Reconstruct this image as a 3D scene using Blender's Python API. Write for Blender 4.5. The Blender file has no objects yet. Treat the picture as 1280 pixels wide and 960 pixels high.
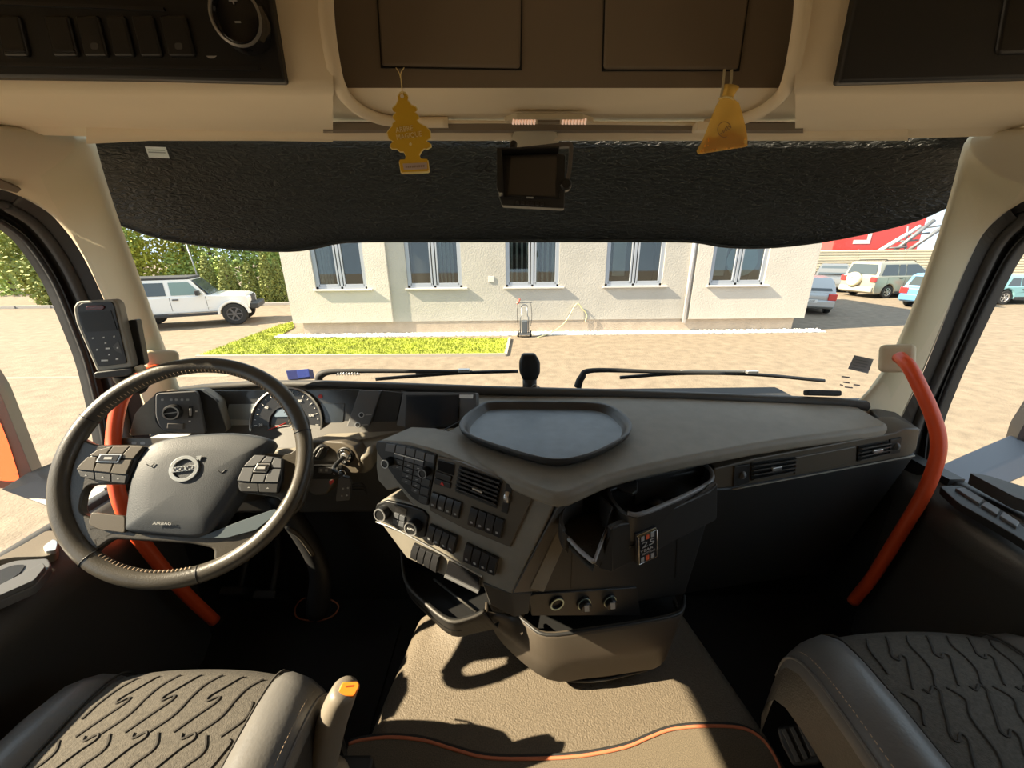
import bpy, bmesh, math, random
from mathutils import Vector, Matrix
V = Vector
random.seed(7)
SC = bpy.context.scene
COL = SC.collection

# ------------------------------------------------------------------ camera, sky, sun, exposure
H = 2.70                                    # eye height above the yard
CAMP = V((-0.055, 0, H)); FPX = 481.0
RM = Matrix.Rotation(math.radians(90 - 19.6), 3, 'X') @ Matrix.Rotation(math.radians(-0.6), 3, 'Z')
cam = bpy.data.cameras.new('camera'); cam.sensor_width = 36; cam.lens = 36 * FPX / 1280
cam.clip_start = .02; cam.clip_end = 400
camo = bpy.data.objects.new('camera', cam); COL.objects.link(camo)
camo.matrix_world = Matrix.Translation(CAMP) @ RM.to_4x4(); SC.camera = camo

world = bpy.data.worlds.new('world'); SC.world = world; world.use_nodes = True
wn = world.node_tree.nodes; bg = wn['Background']
bg.inputs[0].default_value = (.72, .86, 1.0, 1); bg.inputs[1].default_value = 1.05
SUN_DIR = V((.785, .13, -.605)).normalized()    # low-ish sun from the left door side
sl = bpy.data.lights.new('sun', 'SUN'); sl.energy = 13.5; sl.color = (1, .83, .60); sl.angle = math.radians(.6)
slo = bpy.data.objects.new('sun', sl); COL.objects.link(slo); slo.location = (-6, -1, 8)
slo.rotation_euler = SUN_DIR.to_track_quat('-Z', 'Y').to_euler()
vs = SC.view_settings; vs.view_transform = 'Standard'; vs.look = 'None'; vs.gamma = 1; vs.use_curve_mapping = False
vs.exposure = 0.65

# ------------------------------------------------------------------ points
def ray(px, py): return RM @ V(((px - 640) / FPX, (480 - py) / FPX, -1))
def PY(px, py, y): d = ray(px, py); return CAMP + d * (y / d.y)
def PZ(px, py, z): d = ray(px, py); return CAMP + d * (z / d.z)          # z relative to the eye
def PX(px, py, x): d = ray(px, py); return CAMP + d * ((x - CAMP.x) / d.x)
def G(px, py): return PZ(px, py, -H)
def R(x, y, z): return V((x, y, z + H))
def cv(x0, y0, s): return lambda x, y: (x0 + x / s, y0 + y / s)
class Plane:
    def __init__(s, o, n): s.o = V(o); s.n = V(n).normalized()
    def hit(s, px, py, out=0):
        d = ray(px, py); return CAMP + d * ((s.o + s.n * out - CAMP).dot(s.n) / d.dot(s.n))
def plane3(a, b, c):
    n = (b - a).cross(c - a).normalized()
    if n.dot(CAMP - a) < 0: n = -n
    return Plane(a, n)

# ------------------------------------------------------------------ materials
MATS = {}
def mat(name, col, rough=.5, metal=0, bump=0, bscale=200, var=0, vscale=8, spec=.5, coat=0, emit=0, trans=0, alpha=1, col2=None):
    if name in MATS: return MATS[name]
    m = bpy.data.materials.new(name); m.use_nodes = True; nt = m.node_tree; b = nt.nodes['Principled BSDF']
    b.inputs['Base Color'].default_value = (*col, 1); b.inputs['Roughness'].default_value = rough
    b.inputs['Metallic'].default_value = metal; b.inputs['Specular IOR Level'].default_value = spec
    b.inputs['Coat Weight'].default_value = coat; b.inputs['Coat Roughness'].default_value = .08
    if emit: b.inputs['Emission Color'].default_value = (*col, 1); b.inputs['Emission Strength'].default_value = emit
    if bump or var:
        tc = nt.nodes.new('ShaderNodeNewGeometry')
    if bump:
        n = nt.nodes.new('ShaderNodeTexNoise'); n.inputs['Scale'].default_value = bscale; n.inputs['Detail'].default_value = 3
        bp = nt.nodes.new('ShaderNodeBump'); bp.inputs['Strength'].default_value = bump; bp.inputs['Distance'].default_value = .6 / bscale
        nt.links.new(tc.outputs['Position'], n.inputs['Vector']); nt.links.new(n.outputs['Fac'], bp.inputs['Height'])
        nt.links.new(bp.outputs['Normal'], b.inputs['Normal'])
    if var:
        n = nt.nodes.new('ShaderNodeTexNoise'); n.inputs['Scale'].default_value = vscale; n.inputs['Detail'].default_value = 6
        r = nt.nodes.new('ShaderNodeValToRGB'); r.color_ramp.elements[0].position = .3; r.color_ramp.elements[1].position = .7
        c2 = col2 or tuple(min(1, c * (1 + var)) for c in col)
        r.color_ramp.elements[0].color = (*[c * (1 - var) for c in col], 1) if not col2 else (*col, 1)
        r.color_ramp.elements[1].color = (*c2, 1)
        nt.links.new(tc.outputs['Position'], n.inputs['Vector']); nt.links.new(n.outputs['Fac'], r.inputs['Fac'])
        nt.links.new(r.outputs['Color'], b.inputs['Base Color'])
    MATS[name] = m; return m
def clear(name, tint, gloss=.08, rough=.02):
    m = bpy.data.materials.new(name); m.use_nodes = True; nt = m.node_tree; nt.nodes.remove(nt.nodes['Principled BSDF'])
    t = nt.nodes.new('ShaderNodeBsdfTransparent'); t.inputs[0].default_value = (*tint, 1)
    g = nt.nodes.new('ShaderNodeBsdfGlossy'); g.inputs['Roughness'].default_value = rough
    lw = nt.nodes.new('ShaderNodeFresnel'); lw.inputs[0].default_value = 1.0 + gloss * 5
    mx = nt.nodes.new('ShaderNodeMixShader'); o = nt.nodes['Material Output']
    nt.links.new(lw.outputs[0], mx.inputs[0]); nt.links.new(t.outputs[0], mx.inputs[1]); nt.links.new(g.outputs[0], mx.inputs[2])
    nt.links.new(mx.outputs[0], o.inputs[0]); MATS[name] = m; return m

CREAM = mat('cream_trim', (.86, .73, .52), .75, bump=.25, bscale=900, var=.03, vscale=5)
CREAMD = mat('taupe_trim', (.21, .165, .115), .7, bump=.2, bscale=900)  # taupe for small trim; on locker face and doors it paints in shade
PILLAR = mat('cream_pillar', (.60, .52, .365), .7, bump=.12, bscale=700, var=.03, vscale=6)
DASH = mat('dash_grey', (.205, .186, .150), .6, bump=.35, bscale=700, var=.08, vscale=30)
DASHD = mat('dash_dark', (.060, .056, .050), .5, bump=.3, bscale=700)
CHAR = mat('charcoal', (.020, .020, .020), .5, bump=.2, bscale=600)
BLACK = mat('black_plastic', (.010, .010, .010), .45)
PANELG = mat('panel_grey', (.11, .112, .115), .5, bump=.15, bscale=900)
BROWN = mat('panel_brown', (.09, .075, .055), .42, bump=.15, bscale=500)
SWITCH = mat('switch_black', (.022, .022, .023), .32)
GLOSSY = mat('black_gloss', (.012, .012, .013), .08, coat=.5)
SCREEN = mat('screen_glass', (.025, .030, .038), .12, coat=.4)
SCREENL = mat('screen_pale', (.20, .23, .25), .2, coat=.4)
CHROME = mat('chrome', (.75, .74, .72), .15, metal=1)
SATIN = mat('satin_silver', (.62, .62, .61), .3, metal=.8)
WHITE = mat('white_print', (.8, .8, .78), .6)
DIM = mat('grey_print', (.35, .35, .34), .6)
RED = mat('red_print', (.55, .03, .02), .5)
ORANGE = mat('orange_bar', (.72, .085, .022), .38, bump=.05, bscale=500)
ORANGEB = mat('orange_button', (.85, .22, .02), .4)
LEATHER = mat('leather', (.045, .042, .037), .36, bump=.35, bscale=320, var=.12, vscale=25)
LEATHERW = mat('leather_wheel', (.060, .053, .042), .33, bump=.3, bscale=420, var=.15, vscale=18)
LEATHERS = mat('leather_seat', (.13, .125, .118), .36, bump=.12, bscale=160, var=.12, vscale=10)
AIRBAG = mat('airbag_skin', (.038, .043, .049), .55, bump=.45, bscale=600)
STITCH = mat('stitch_thread', (.45, .33, .22), .8)
TUNNEL = mat('tunnel_vinyl', (.125, .100, .070), .62, bump=.9, bscale=260, var=.25, vscale=350)
CARPET = mat('black_carpet', (.012, .0115, .011), .95, bump=.8, bscale=400)
MATM = mat('mat_carpet', (.13, .105, .072), .95, bump=1, bscale=500, var=.35, vscale=500)
MATTRIM = mat('mat_trim', (.55, .17, .08), .8)
SEAL = mat('door_seal', (.013, .0125, .012), .55)
SEALG = mat('door_frame_grey', (.05, .048, .045), .6)
RUBBER = mat('rubber', (.016, .016, .016), .7)
GLASS = clear('window_glass', (.95, .97, .95), .035)
CARGLASS = mat('car_glass', (.05, .065, .075), .08, coat=.5)

# ------------------------------------------------------------------ mesh helpers
XF = [None]; ORG = {}
def put(o, c, parent):
    o.location = c; ORG[o.name] = V(c)
    if parent is not None:
        o.parent = parent; o.matrix_parent_inverse = Matrix.Translation(-ORG[parent.name])
def tag(o, label=None, cat=None, group=None, kind=None):
    if label: o['label'] = label
    if cat: o['category'] = cat
    if group: o['group'] = group
    if kind: o['kind'] = kind
    return o
def thing(name, loc, label, cat, group=None, kind=None):
    o = bpy.data.objects.new(name, None); COL.objects.link(o); o.empty_display_size = .05
    put(o, XF[0] @ V(loc) if XF[0] else V(loc), None); return tag(o, label, cat, group, kind)
def mesh(name, verts, faces, m, parent=None, smooth=False, bev=0, seg=2, sub=0, solid=0, auto=None):
    vs_ = [(XF[0] @ V(v)) if XF[0] else V(v) for v in verts]
    c = sum(vs_, V()) / len(vs_)
    me = bpy.data.meshes.new(name); me.from_pydata([v - c for v in vs_], [], faces); me.update()
    bm = bmesh.new(); bm.from_mesh(me); bmesh.ops.recalc_face_normals(bm, faces=bm.faces); bm.to_mesh(me); bm.free()
    for mm in (m if isinstance(m, (list, tuple)) else [m]): me.materials.append(mm)
    if smooth: me.polygons.foreach_set('use_smooth', [True] * len(me.polygons))
    o = bpy.data.objects.new(name, me); COL.objects.link(o); put(o, c, parent)
    if solid: d = o.modifiers.new('solid', 'SOLIDIFY'); d.thickness = solid; d.offset = 0
    if sub: d = o.modifiers.new('sub', 'SUBSURF'); d.levels = d.render_levels = sub
    if bev:
        d = o.modifiers.new('bevel', 'BEVEL'); d.width = bev; d.segments = seg; d.limit_method = 'ANGLE'; d.angle_limit = .6
        if not smooth:
            me.polygons.foreach_set('use_smooth', [True] * len(me.polygons))
            d.harden_normals = True
    return o
class MB:
    """collects shapes into one mesh"""
    def __init__(s): s.v = []; s.f = []
    def add(s, v, f): n = len(s.v); s.v += [V(x) for x in v]; s.f += [[i + n for i in q] for q in f]; return s
    def box(s, c, h, ax=None):
        ax = ax or (V((1, 0, 0)), V((0, 1, 0)), V((0, 0, 1))); c = V(c)
        v = [c + ax[0] * (h[0] * i) + ax[1] * (h[1] * j) + ax[2] * (h[2] * k) for i in (-1, 1) for j in (-1, 1) for k in (-1, 1)]
        return s.add(v, [(0, 1, 3, 2), (4, 6, 7, 5), (0, 4, 5, 1), (2, 3, 7, 6), (0, 2, 6, 4), (1, 5, 7, 3)])
    def prism(s, pts, vec):
        n = len(pts); pts = [V(p) for p in pts]; vec = V(vec)
        return s.add(pts + [p + vec for p in pts], [list(range(n)), list(range(2 * n - 1, n - 1, -1))] + [(i, (i + 1) % n, n + (i + 1) % n, n + i) for i in range(n)])
    def build(s, name, m, parent=None, **k): return mesh(name, s.v, s.f, m, parent, **k)
def box(name, c, h, m, parent=None, ax=None, **k): return MB().box(c, h, ax).build(name, m, parent, **k)
def prism(name, pts, vec, m, parent=None, **k): return MB().prism(pts, vec).build(name, m, parent, **k)
def pp(name, pl, pix, m, parent=None, out=0, depth=.005, **k):
    """slab whose face lies `out` above plane pl, outlined by photo points"""
    pts = [pl.hit(*q) + pl.n * out for q in pix]
    return prism(name, pts, -pl.n * depth, m, parent, **k)
def rnd(pts, r, n=4):
    out = []; N = len(pts)
    for i in range(N):
        a, b, c = V(pts[i - 1]), V(pts[i]), V(pts[(i + 1) % N])
        rr = min(r, (a - b).length * .45, (c - b).length * .45)
        p, q = b + (a - b).normalized() * rr, b + (c - b).normalized() * rr
        for k in range(n + 1):
            t = k / n; out.append(tuple((p * (1 - t) + b * t) * (1 - t) + (b * (1 - t) + q * t) * t))
    return out
def spline(pts, n=8, closed=False):
    P = [V(p) for p in pts]; out = []; N = len(P); rng = N if closed else N - 1
    for i in range(rng):
        a = P[(i - 1) % N] if (closed or i > 0) else P[0] * 2 - P[1]
        b, c = P[i], P[(i + 1) % N]
        d = P[(i + 2) % N] if (closed or i + 2 < N) else P[-1] * 2 - P[-2]
        for k in range(n):
            t = k / n; out.append(.5 * ((2 * b) + (c - a) * t + (2 * a - 5 * b + 4 * c - d) * t * t + (3 * b - a - 3 * c + d) * t ** 3))
    if not closed: out.append(P[-1])
    return out
def tubeg(mb, P, r, n=10, closed=False, sq=None):
    """r: float or list; sq=(w,h,up) gives a rectangular section"""
    N = len(P); rings = []; up = None
    for i in range(N):
        t = (P[(i + 1) % N] - P[i - 1]) if closed else (P[min(i + 1, N - 1)] - P[max(i - 1, 0)])
        t = t.normalized()
        if up is None: up = t.orthogonal().normalized() if not sq else (V(sq[2]) - t * t.dot(V(sq[2]))).normalized()
        up = ((V(sq[2]) if sq else up) - t * t.dot(V(sq[2]) if sq else up)).normalized(); s = t.cross(up)
        if sq: rings.append([P[i] + s * (a * sq[0] / 2) + up * (b * sq[1] / 2) for a, b in ((-1, -1), (1, -1), (1, 1), (-1, 1))])
        else:
            rr = r[i] if isinstance(r, (list, tuple)) else r
            rings.append([P[i] + (up * math.cos(6.28319 * k / n) + s * math.sin(6.28319 * k / n)) * rr for k in range(n)])
    n = len(rings[0]); v = sum(rings, []); f = []
    for i in range(N if closed else N - 1):
        j = (i + 1) % N
        f += [(i * n + k, i * n + (k + 1) % n, j * n + (k + 1) % n, j * n + k) for k in range(n)]
    if not closed: f += [list(range(n))[::-1], [(N - 1) * n + k for k in range(n)]]
    return mb.add(v, f)
def tube(name, pts, r, m, parent=None, n=10, closed=False, sm=8, sq=None, **k):
    P = spline(pts, sm, closed) if sm else [V(p) for p in pts]
    if isinstance(r, (list, tuple)) and sm:
        r = [r[min(i // sm, len(r) - 1)] * (1 - (i % sm) / sm) + r[min(i // sm + 1, len(r) - 1)] * ((i % sm) / sm) for i in range(len(P))]
    return tubeg(MB(), P, r, n, closed, sq).build(name, m, parent, smooth=not sq, **k)
def loft(name, rings, m, parent=None, ring=True, caps=True, **k):
    n = len(rings[0]); v = sum([list(r) for r in rings], []); f = []
    for i in range(len(rings) - 1):
        for j in range(n if ring else n - 1):
            f.append((i * n + j, i * n + (j + 1) % n, (i + 1) * n + (j + 1) % n, (i + 1) * n + j))
    if caps and ring: f += [list(range(n)), [(len(rings) - 1) * n + j for j in range(n)]]
    return mesh(name, v, f, m, parent, **k)
def latheg(mb, c, ax, prof, n=24, hole=False):
    ax = V(ax).normalized(); a = ax.orthogonal().normalized(); b = ax.cross(a); c = V(c)
    v = []; f = []
    for r, h in prof: v += [c + ax * h + (a * math.cos(6.28319 * k / n) + b * math.sin(6.28319 * k / n)) * max(r, 1e-5) for k in range(n)]
    for i in range(len(prof) - 1): f += [(i * n + k, i * n + (k + 1) % n, (i + 1) * n + (k + 1) % n, (i + 1) * n + k) for k in range(n)]
    if hole: q = (len(prof) - 1) * n; f += [(q + k, q + (k + 1) % n, (k + 1) % n, k) for k in range(n)]
    else: f += [list(range(n)), [(len(prof) - 1) * n + k for k in range(n)]]
    return mb.add(v, f)
def lathe(name, c, ax, prof, m, parent=None, n=24, **k):
    k.setdefault('bev', 0); return latheg(MB(), c, ax, prof, n, name.endswith('_ring') or name == 'emblem').build(name, m, parent, **k)
def disc(name, c, ax, r, h, m, parent=None, n=24, **k): return lathe(name, c, ax, [(r, 0), (r, h)], m, parent, n, **k)
def text(name, s, c, xd, yd, size, m, parent=None, ext=.0003, mirror=False):
    cu = bpy.data.curves.new(name, 'FONT'); cu.body = s; cu.size = size; cu.extrude = ext; cu.align_x = 'CENTER'; cu.align_y = 'CENTER'; cu.resolution_u = 2
    t = bpy.data.objects.new('tmp', cu); COL.objects.link(t)
    me = bpy.data.meshes.new_from_object(t.evaluated_get(bpy.context.evaluated_depsgraph_get()))
    COL.objects.unlink(t); bpy.data.objects.remove(t)
    xd = V(xd).normalized(); zd = xd.cross(V(yd)).normalized(); yd = zd.cross(xd); sgn = -1 if mirror else 1
    v = [V(c) + xd * (p.co.x * sgn) + yd * p.co.y + zd * p.co.z for p in me.vertices]; f = [list(p.vertices) for p in me.polygons]
    bpy.data.meshes.remove(me)
    return mesh(name, v, f, m, parent)
def ptext(name, s, pl, a, b, hpx, m, parent, out=.001):
    """text on a plane from photo point a to b, letter height hpx photo pixels"""
    A, B = pl.hit(*a) + pl.n * out, pl.hit(*b) + pl.n * out
    up = pl.hit(a[0], a[1] - hpx) - pl.hit(*a); xd = (B - A).normalized(); yd = pl.n.cross(xd)
    o = text(name, s, (A + B) / 2, xd, yd, 1, m, parent)
    vs_ = [v.co.copy() for v in o.data.vertices]
    w = max(v.dot(xd) for v in vs_) - min(v.dot(xd) for v in vs_); h = max(v.dot(yd) for v in vs_) - min(v.dot(yd) for v in vs_)
    sx, sy = (B - A).length / w, abs(up.dot(yd)) / h
    for v in o.data.vertices:
        x, y, z = v.co.dot(xd), v.co.dot(yd), v.co.dot(pl.n); v.co = xd * (x * sx) + yd * (y * sy) + pl.n * z
    o.location = (A + B) / 2; ORG[o.name] = V(o.location); return o
def copy_tree(o, off, parent=None, label=None):
    c = o.copy(); COL.objects.link(c)
    if parent is None: c.location = o.location + V(off)
    else: c.parent = parent; c.matrix_parent_inverse = o.matrix_parent_inverse.copy()
    if label: c['label'] = label
    for ch in o.children: copy_tree(ch, off, c)
    return c

# ================================================================== THE YARD
ASPH = mat('yard_asphalt', (.185, .147, .105), .9, bump=.6, bscale=30, var=.2, vscale=4)
ASPHD = mat('dark_asphalt', (.115, .115, .12), .9, bump=.5, bscale=40, var=.15, vscale=2)
g_ = MB().add([(-90, -20, 0), (90, -20, 0), (90, 90, 0), (-90, 90, 0)], [(0, 1, 2, 3)]).build('ground', ASPH)
tag(g_, 'sunlit beige asphalt yard outside the cab', kind='structure')
FY = G(660, 416).y                                    # facade line
# paved seams on the yard
SEAMM = mat('yard_seam', (.17, .14, .11), .9)
sm = MB()
def strip(mb, a, b, w, z=.004):
    d = (b - a).normalized(); s = V((-d.y, d.x, 0)) * w / 2; u = V((0, 0, z)); mb.add([a - s + u, b - s + u, b + s + u, a + s + u], [(0, 1, 2, 3)])
strip(sm, V((-30, 8.3, 0)), V((-6.5, 8.35, 0)), .14); strip(sm, V((-16, 10.5, 0)), V((-7.2, 12.2, 0)), .03); strip(sm, V((4.2, 2.2, 0)), V((9.5, 2.35, 0)), .03)
tag(sm.build('paving_seam', mat('pale_seam', (.27, .22, .16), .9), g_))
# kerb in front of the hedge
kb = MB()
for i in range(14): kb.box((-33 + i * 1.75, 19.6 + .04 * i, .07), (.86, .08, .07))
tag(kb.build('kerb', mat('kerb_grey', (.35, .33, .31), .9, bump=.3, bscale=30), bev=.01), 'low grey concrete kerb along the foot of the hedge', 'kerb', kind='structure')

# ---- lawn and gravel
def blades(poly, n, hgt, zb, rs):
    r = random.Random(rs); xs = [p.x for p in poly]; ys = [p.y for p in poly]; mb = MB(); k = 0
    def inside(x, y):
        c = False
        for i in range(len(poly)):
            a, b = poly[i - 1], poly[i]
            if (a.y > y) != (b.y > y) and x < (b.x - a.x) * (y - a.y) / (b.y - a.y) + a.x: c = not c
        return c
    vv = []; ff = []
    while k < n:
        x, y = r.uniform(min(xs), max(xs)), r.uniform(min(ys), max(ys))
        if not inside(x, y): continue
        a = r.uniform(0, 6.28); h = hgt * r.uniform(.5, 1.2); i = len(vv); dx, dy = math.cos(a) * .014, math.sin(a) * .014
        vv += [(x - dx, y - dy, zb), (x + dx, y + dy, zb), (x + r.uniform(-.05, .05), y + r.uniform(-.05, .05), zb + h)]; ff.append((i, i + 1, i + 2)); k += 1
    mb.v = [V(q) for q in vv]; mb.f = ff; return mb
lp = [G(*q) for q in ((246, 447), (632, 445), (637, 424), (370, 424), (343, 424), (368, 410), (366, 404), (350, 407), (300, 426))]
lb = blades(lp, 16000, .06, .03, 3); lb.prism([p for p in lp], (0, 0, .035))
LAWN = mat('lawn_green', (.30, .34, .035), .8, var=.35, vscale=2.5, bump=.4, bscale=60)
tag(lb.build('lawn', LAWN), 'bright yellow-green lawn strip in front of the white building', 'lawn', kind='stuff')
eg = MB()
for a, b in ((lp[0], lp[1]), (lp[1], lp[2])): d = (b - a).normalized(); eg.box((a + b) / 2 + V((0, 0, .03)), ((b - a).length / 2, .04, .035), (d, V((-d.y, d.x, 0)), V((0, 0, 1))))
tag(eg.build('lawn_edging', mat('edging', (.4, .35, .28), .9)), 'thin pale concrete edging along the lawn', 'edging', kind='structure')
gr = MB(); r_ = random.Random(5); gx0, gx1 = G(372, 419).x - .6, G(995, 415).x + .9
gr.box(((gx0 + gx1) / 2, FY - .2, .015), ((gx1 - gx0) / 2, .22, .015))
for i in range(1500):
    c = V((r_.uniform(gx0, gx1), r_.uniform(FY - .44, FY), .035)); s = r_.uniform(.02, .045)
    gr.add([c + V(q) * s for q in ((1, 0, 0), (0, 1, 0), (-1, 0, 0), (0, -1, 0), (0, 0, .8))], [(0, 1, 4), (1, 2, 4), (2, 3, 4), (3, 0, 4)])
tag(gr.build('gravel_strip', mat('white_gravel', (.80, .78, .74), .9, var=.1, vscale=6)), 'strip of white gravel along the foot of the building', 'gravel', kind='stuff')

# ---- the white building
FPL = Plane((0, FY, 0), (0, -1, 0))
def fx(px, py=390): return FPL.hit(px, py).x
WALLW = mat('render_white', (.53, .495, .44), .9, bump=.35, bscale=25, var=.06, vscale=1.2)
WALLG = mat('render_grey', (.41, .39, .35), .9, bump=.35, bscale=25, var=.08, vscale=1.0)
PLINTH = mat('plinth', (.36, .30, .24), .9, bump=.3, bscale=30, var=.1, vscale=3)
FRAME = mat('window_frame_grey', (.30, .33, .38), .5)
SILLM = mat('sill_metal', (.55, .53, .50), .5)
bl = thing('office_building', (0, FY, 0), 'white rendered office building with a row of grey-framed windows', 'building', kind='thing')
BH = 5.6; XL, X1, X2, XR = fx(366), fx(491), fx(860), fx(1004)
wins = [(393, 458), (508, 577), (632, 699), (757, 829), (886, 955)]
wz0 = FPL.hit(640, 359).z; wz1 = wz0 + 1.62
def wall_with_holes(x0, x1, yf, z0, z1, holes):
    mb = MB(); xs = x0
    for a, b in sorted(holes):
        mb.box(((xs + a) / 2, yf + .15, (z0 + z1) / 2), ((a - xs) / 2, .15, (z1 - z0) / 2))
        mb.box(((a + b) / 2, yf + .15, (z0 + wz0) / 2), ((b - a) / 2, .15, (wz0 - z0) / 2))
        mb.box(((a + b) / 2, yf + .15, (z1 + wz1) / 2), ((b - a) / 2, .15, (z1 - wz1) / 2)); xs = b
    mb.box(((xs + x1) / 2, yf + .15, (z0 + z1) / 2), ((x1 - xs) / 2, .15, (z1 - z0) / 2)); return mb
wx = [(fx(a, 340), fx(b, 340)) for a, b in wins]
PZ0 = .42
wall_with_holes(XL, X1, FY - .10, PZ0, BH, wx[:1]).build('wall', WALLW, bl)
wall_with_holes(X1, X2, FY, PZ0, BH, wx[1:4]).build('wall', WALLG, bl)
wall_with_holes(X2, XR, FY - .10, PZ0, BH, wx[4:]).build('wall', WALLW, bl)
MB().box((XL + .15, FY + 3.2, BH / 2 + .2), (.14, 2.9, BH / 2 - .2)).box((XR - .15, FY + 3.2, BH / 2 + .2), (.14, 2.9, BH / 2 - .2)).box(((XL + XR) / 2, FY + 6, BH / 2), ((XR - XL) / 2, .12, BH / 2)).build('wall', WALLW, bl)
box('roof', ((XL + XR) / 2, FY + 2.95, BH + .08), ((XR - XL) / 2 + .1, 3.2, .08), PLINTH, bl)
MB().box(((XL + XR) / 2, FY + .12, PZ0 / 2), ((XR - XL) / 2 - .25, .1, PZ0 / 2)).build('plinth', PLINTH, bl)
tube('downpipe', [V((X2 - .12, FY - .05, .3)), V((X2 - .12, FY - .05, BH))], .06, mat('pipe_pale', (.5, .5, .52), .5), bl, sm=0)
box('wall_outlet', (FPL.hit(614, 349).x, FY - .01, FPL.hit(614, 349).z), (.09, .012, .09), SILLM, bl, bev=.005)
WINGLASS = mat('window_pane', (.10, .12, .12), .03, coat=.8, spec=.9)
GLW = clear('pane_glass', (.7, .76, .76), .16)
ROOMD = mat('room_dark', (.09, .085, .08), .9); BLIND = mat('blind_fabric', (.55, .53, .48), .8)
for i, (a, b) in enumerate(wx):
    y = FY + (.02 if 1 <= i <= 3 else -.06); cx = (a + b) / 2; w = b - a
    fr = MB(); t = .04
    for q in (a + t, cx, b - t): fr.box((q, y + .05, (wz0 + wz1) / 2), (t, .035, (wz1 - wz0) / 2))
    for q in (wz0 + t, wz1 - t): fr.box((cx, y + .05, q), (w / 2, .035, t))
    f = fr.build('window', FRAME, bl, bev=.006)
    for s in (-1, 1):
        box('pane', (cx + s * w / 4, y + .06, (wz0 + wz1) / 2), (w / 4 - .08, .006, (wz1 - wz0) / 2 - .1), GLW, f)
        fs = MB(); q = w / 4 - .10
        for e in (-1, 1): fs.box((cx + s * w / 4 + e * q, y + .035, (wz0 + wz1) / 2), (.025, .02, (wz1 - wz0) / 2 - .08)); fs.box((cx + s * w / 4, y + .035, (wz0 + wz1) / 2 + e * ((wz1 - wz0) / 2 - .115)), (q, .02, .035))
        fs.build('sash', FRAME, f, bev=.004)
    box('sill', (cx + .05, y - .05 + (0 if 1 <= i <= 3 else -.02), wz0 - .02), (w / 2 + .12, .055, .025), SILLM, f, bev=.006)
    box('room', (cx, y + .9, (wz0 + wz1) / 2), (w / 2, .02, .9), ROOMD, f)
    if i in (0, 1, 2):  # third window has real blinds; other slats added for pale pane reflections
        for k in range(9 if i == 2 else 5):
            xx = a + .12 + (w - .24) * (k + .5) / 9 if i == 2 else (cx + .1 + k * .12 if i == 1 else a + .12 + k * .1)
            mb = MB().box((xx, y + .10, (wz0 + wz1) / 2 + .05), (.04, .004, .72), (V((.8, .6, 0)), V((-.6, .8, 0)), V((0, 0, 1)))).build('blind_slat', BLIND, f)
    elif i == 3: box('curtain', (cx - w * .25, y + .2, wz0 + .9), (.2, .02, .6), BLIND, f)
    else:
        disc('wall_clock', (cx + .25, y + .3, wz0 + .75), (0, -1, 0), .5, .03, mat('clock_face', (.45, .62, .65), .5), f)
        box('blind', (a + .35, y + .2, wz0 + .9), (.2, .02, .62), BLIND, f)

# ---- high-pressure washer trolley and its hose
PW = V((G(656, 424).x, FY - .62, 0)); METG = mat('grey_metal', (.22, .23, .24), .4, metal=.6)
pw = thing('washer_trolley', PW, 'grey two-wheeled washer trolley with a red hose gun against the building', 'trolley')
for s in (-1, 1):
    tube('upright', [PW + V((s * .13, 0, .1)), PW + V((s * .13, .02, .62)), PW + V((s * .09, .02, .66)), PW + V((s * .09, .03, .95))], .018, METG, pw, sm=0)
    lathe('wheel', PW + V((s * .2, .02, .1)), (1, 0, 0), [(.02, -.03), (.095, -.03), (.1, 0), (.095, .03), (.02, .03)], RUBBER, pw, smooth=False)
tube('handle', [PW + V((-.09, .03, .95)), PW + V((-.05, .03, 1.0)), PW + V((.05, .03, 1.0)), PW + V((.09, .03, .95))], .016, METG, pw, sm=4)
box('motor', PW + V((0, .02, .33)), (.1, .1, .2), mat('motor_dark', (.08, .09, .1), .5), pw, bev=.03)
box('base', PW + V((0, 0, .1)), (.17, .12, .03), METG, pw, bev=.01)
tube('crossbar', [PW + V((-.22, .03, 1.06)), PW + V((.24, .03, 1.08))], .014, METG, pw, sm=0)
tube('hose_gun', [PW + V((-.24, .0, 1.04)), PW + V((-.17, 0, 1.12)), PW + V((-.14, 0, 1.2))], .022, mat('red_plastic', (.7, .08, .05), .4), pw)
for s in (-1, 1): tube('cable', [PW + V((s * .2, .02, 1.06)), PW + V((s * .23, 0, .7)), PW + V((s * .2, 0, .35))], .008, RUBBER, pw)
hp = lambda a, b: FPL.hit(a, b) + V((0, -.06, 0))
ho = tube('garden_hose', [G(672, 422), G(690, 419) + V((0, 0, .1)), hp(706, 401) + V((0, -.1, 0)), hp(720, 380), hp(727, 385), hp(733, 393), hp(731, 402)], .018, mat('hose_yellow', (.55, .52, .28), .5), n=6)
tag(ho, 'pale yellow hose hooked up on the building wall beside the trolley', 'hose')

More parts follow.
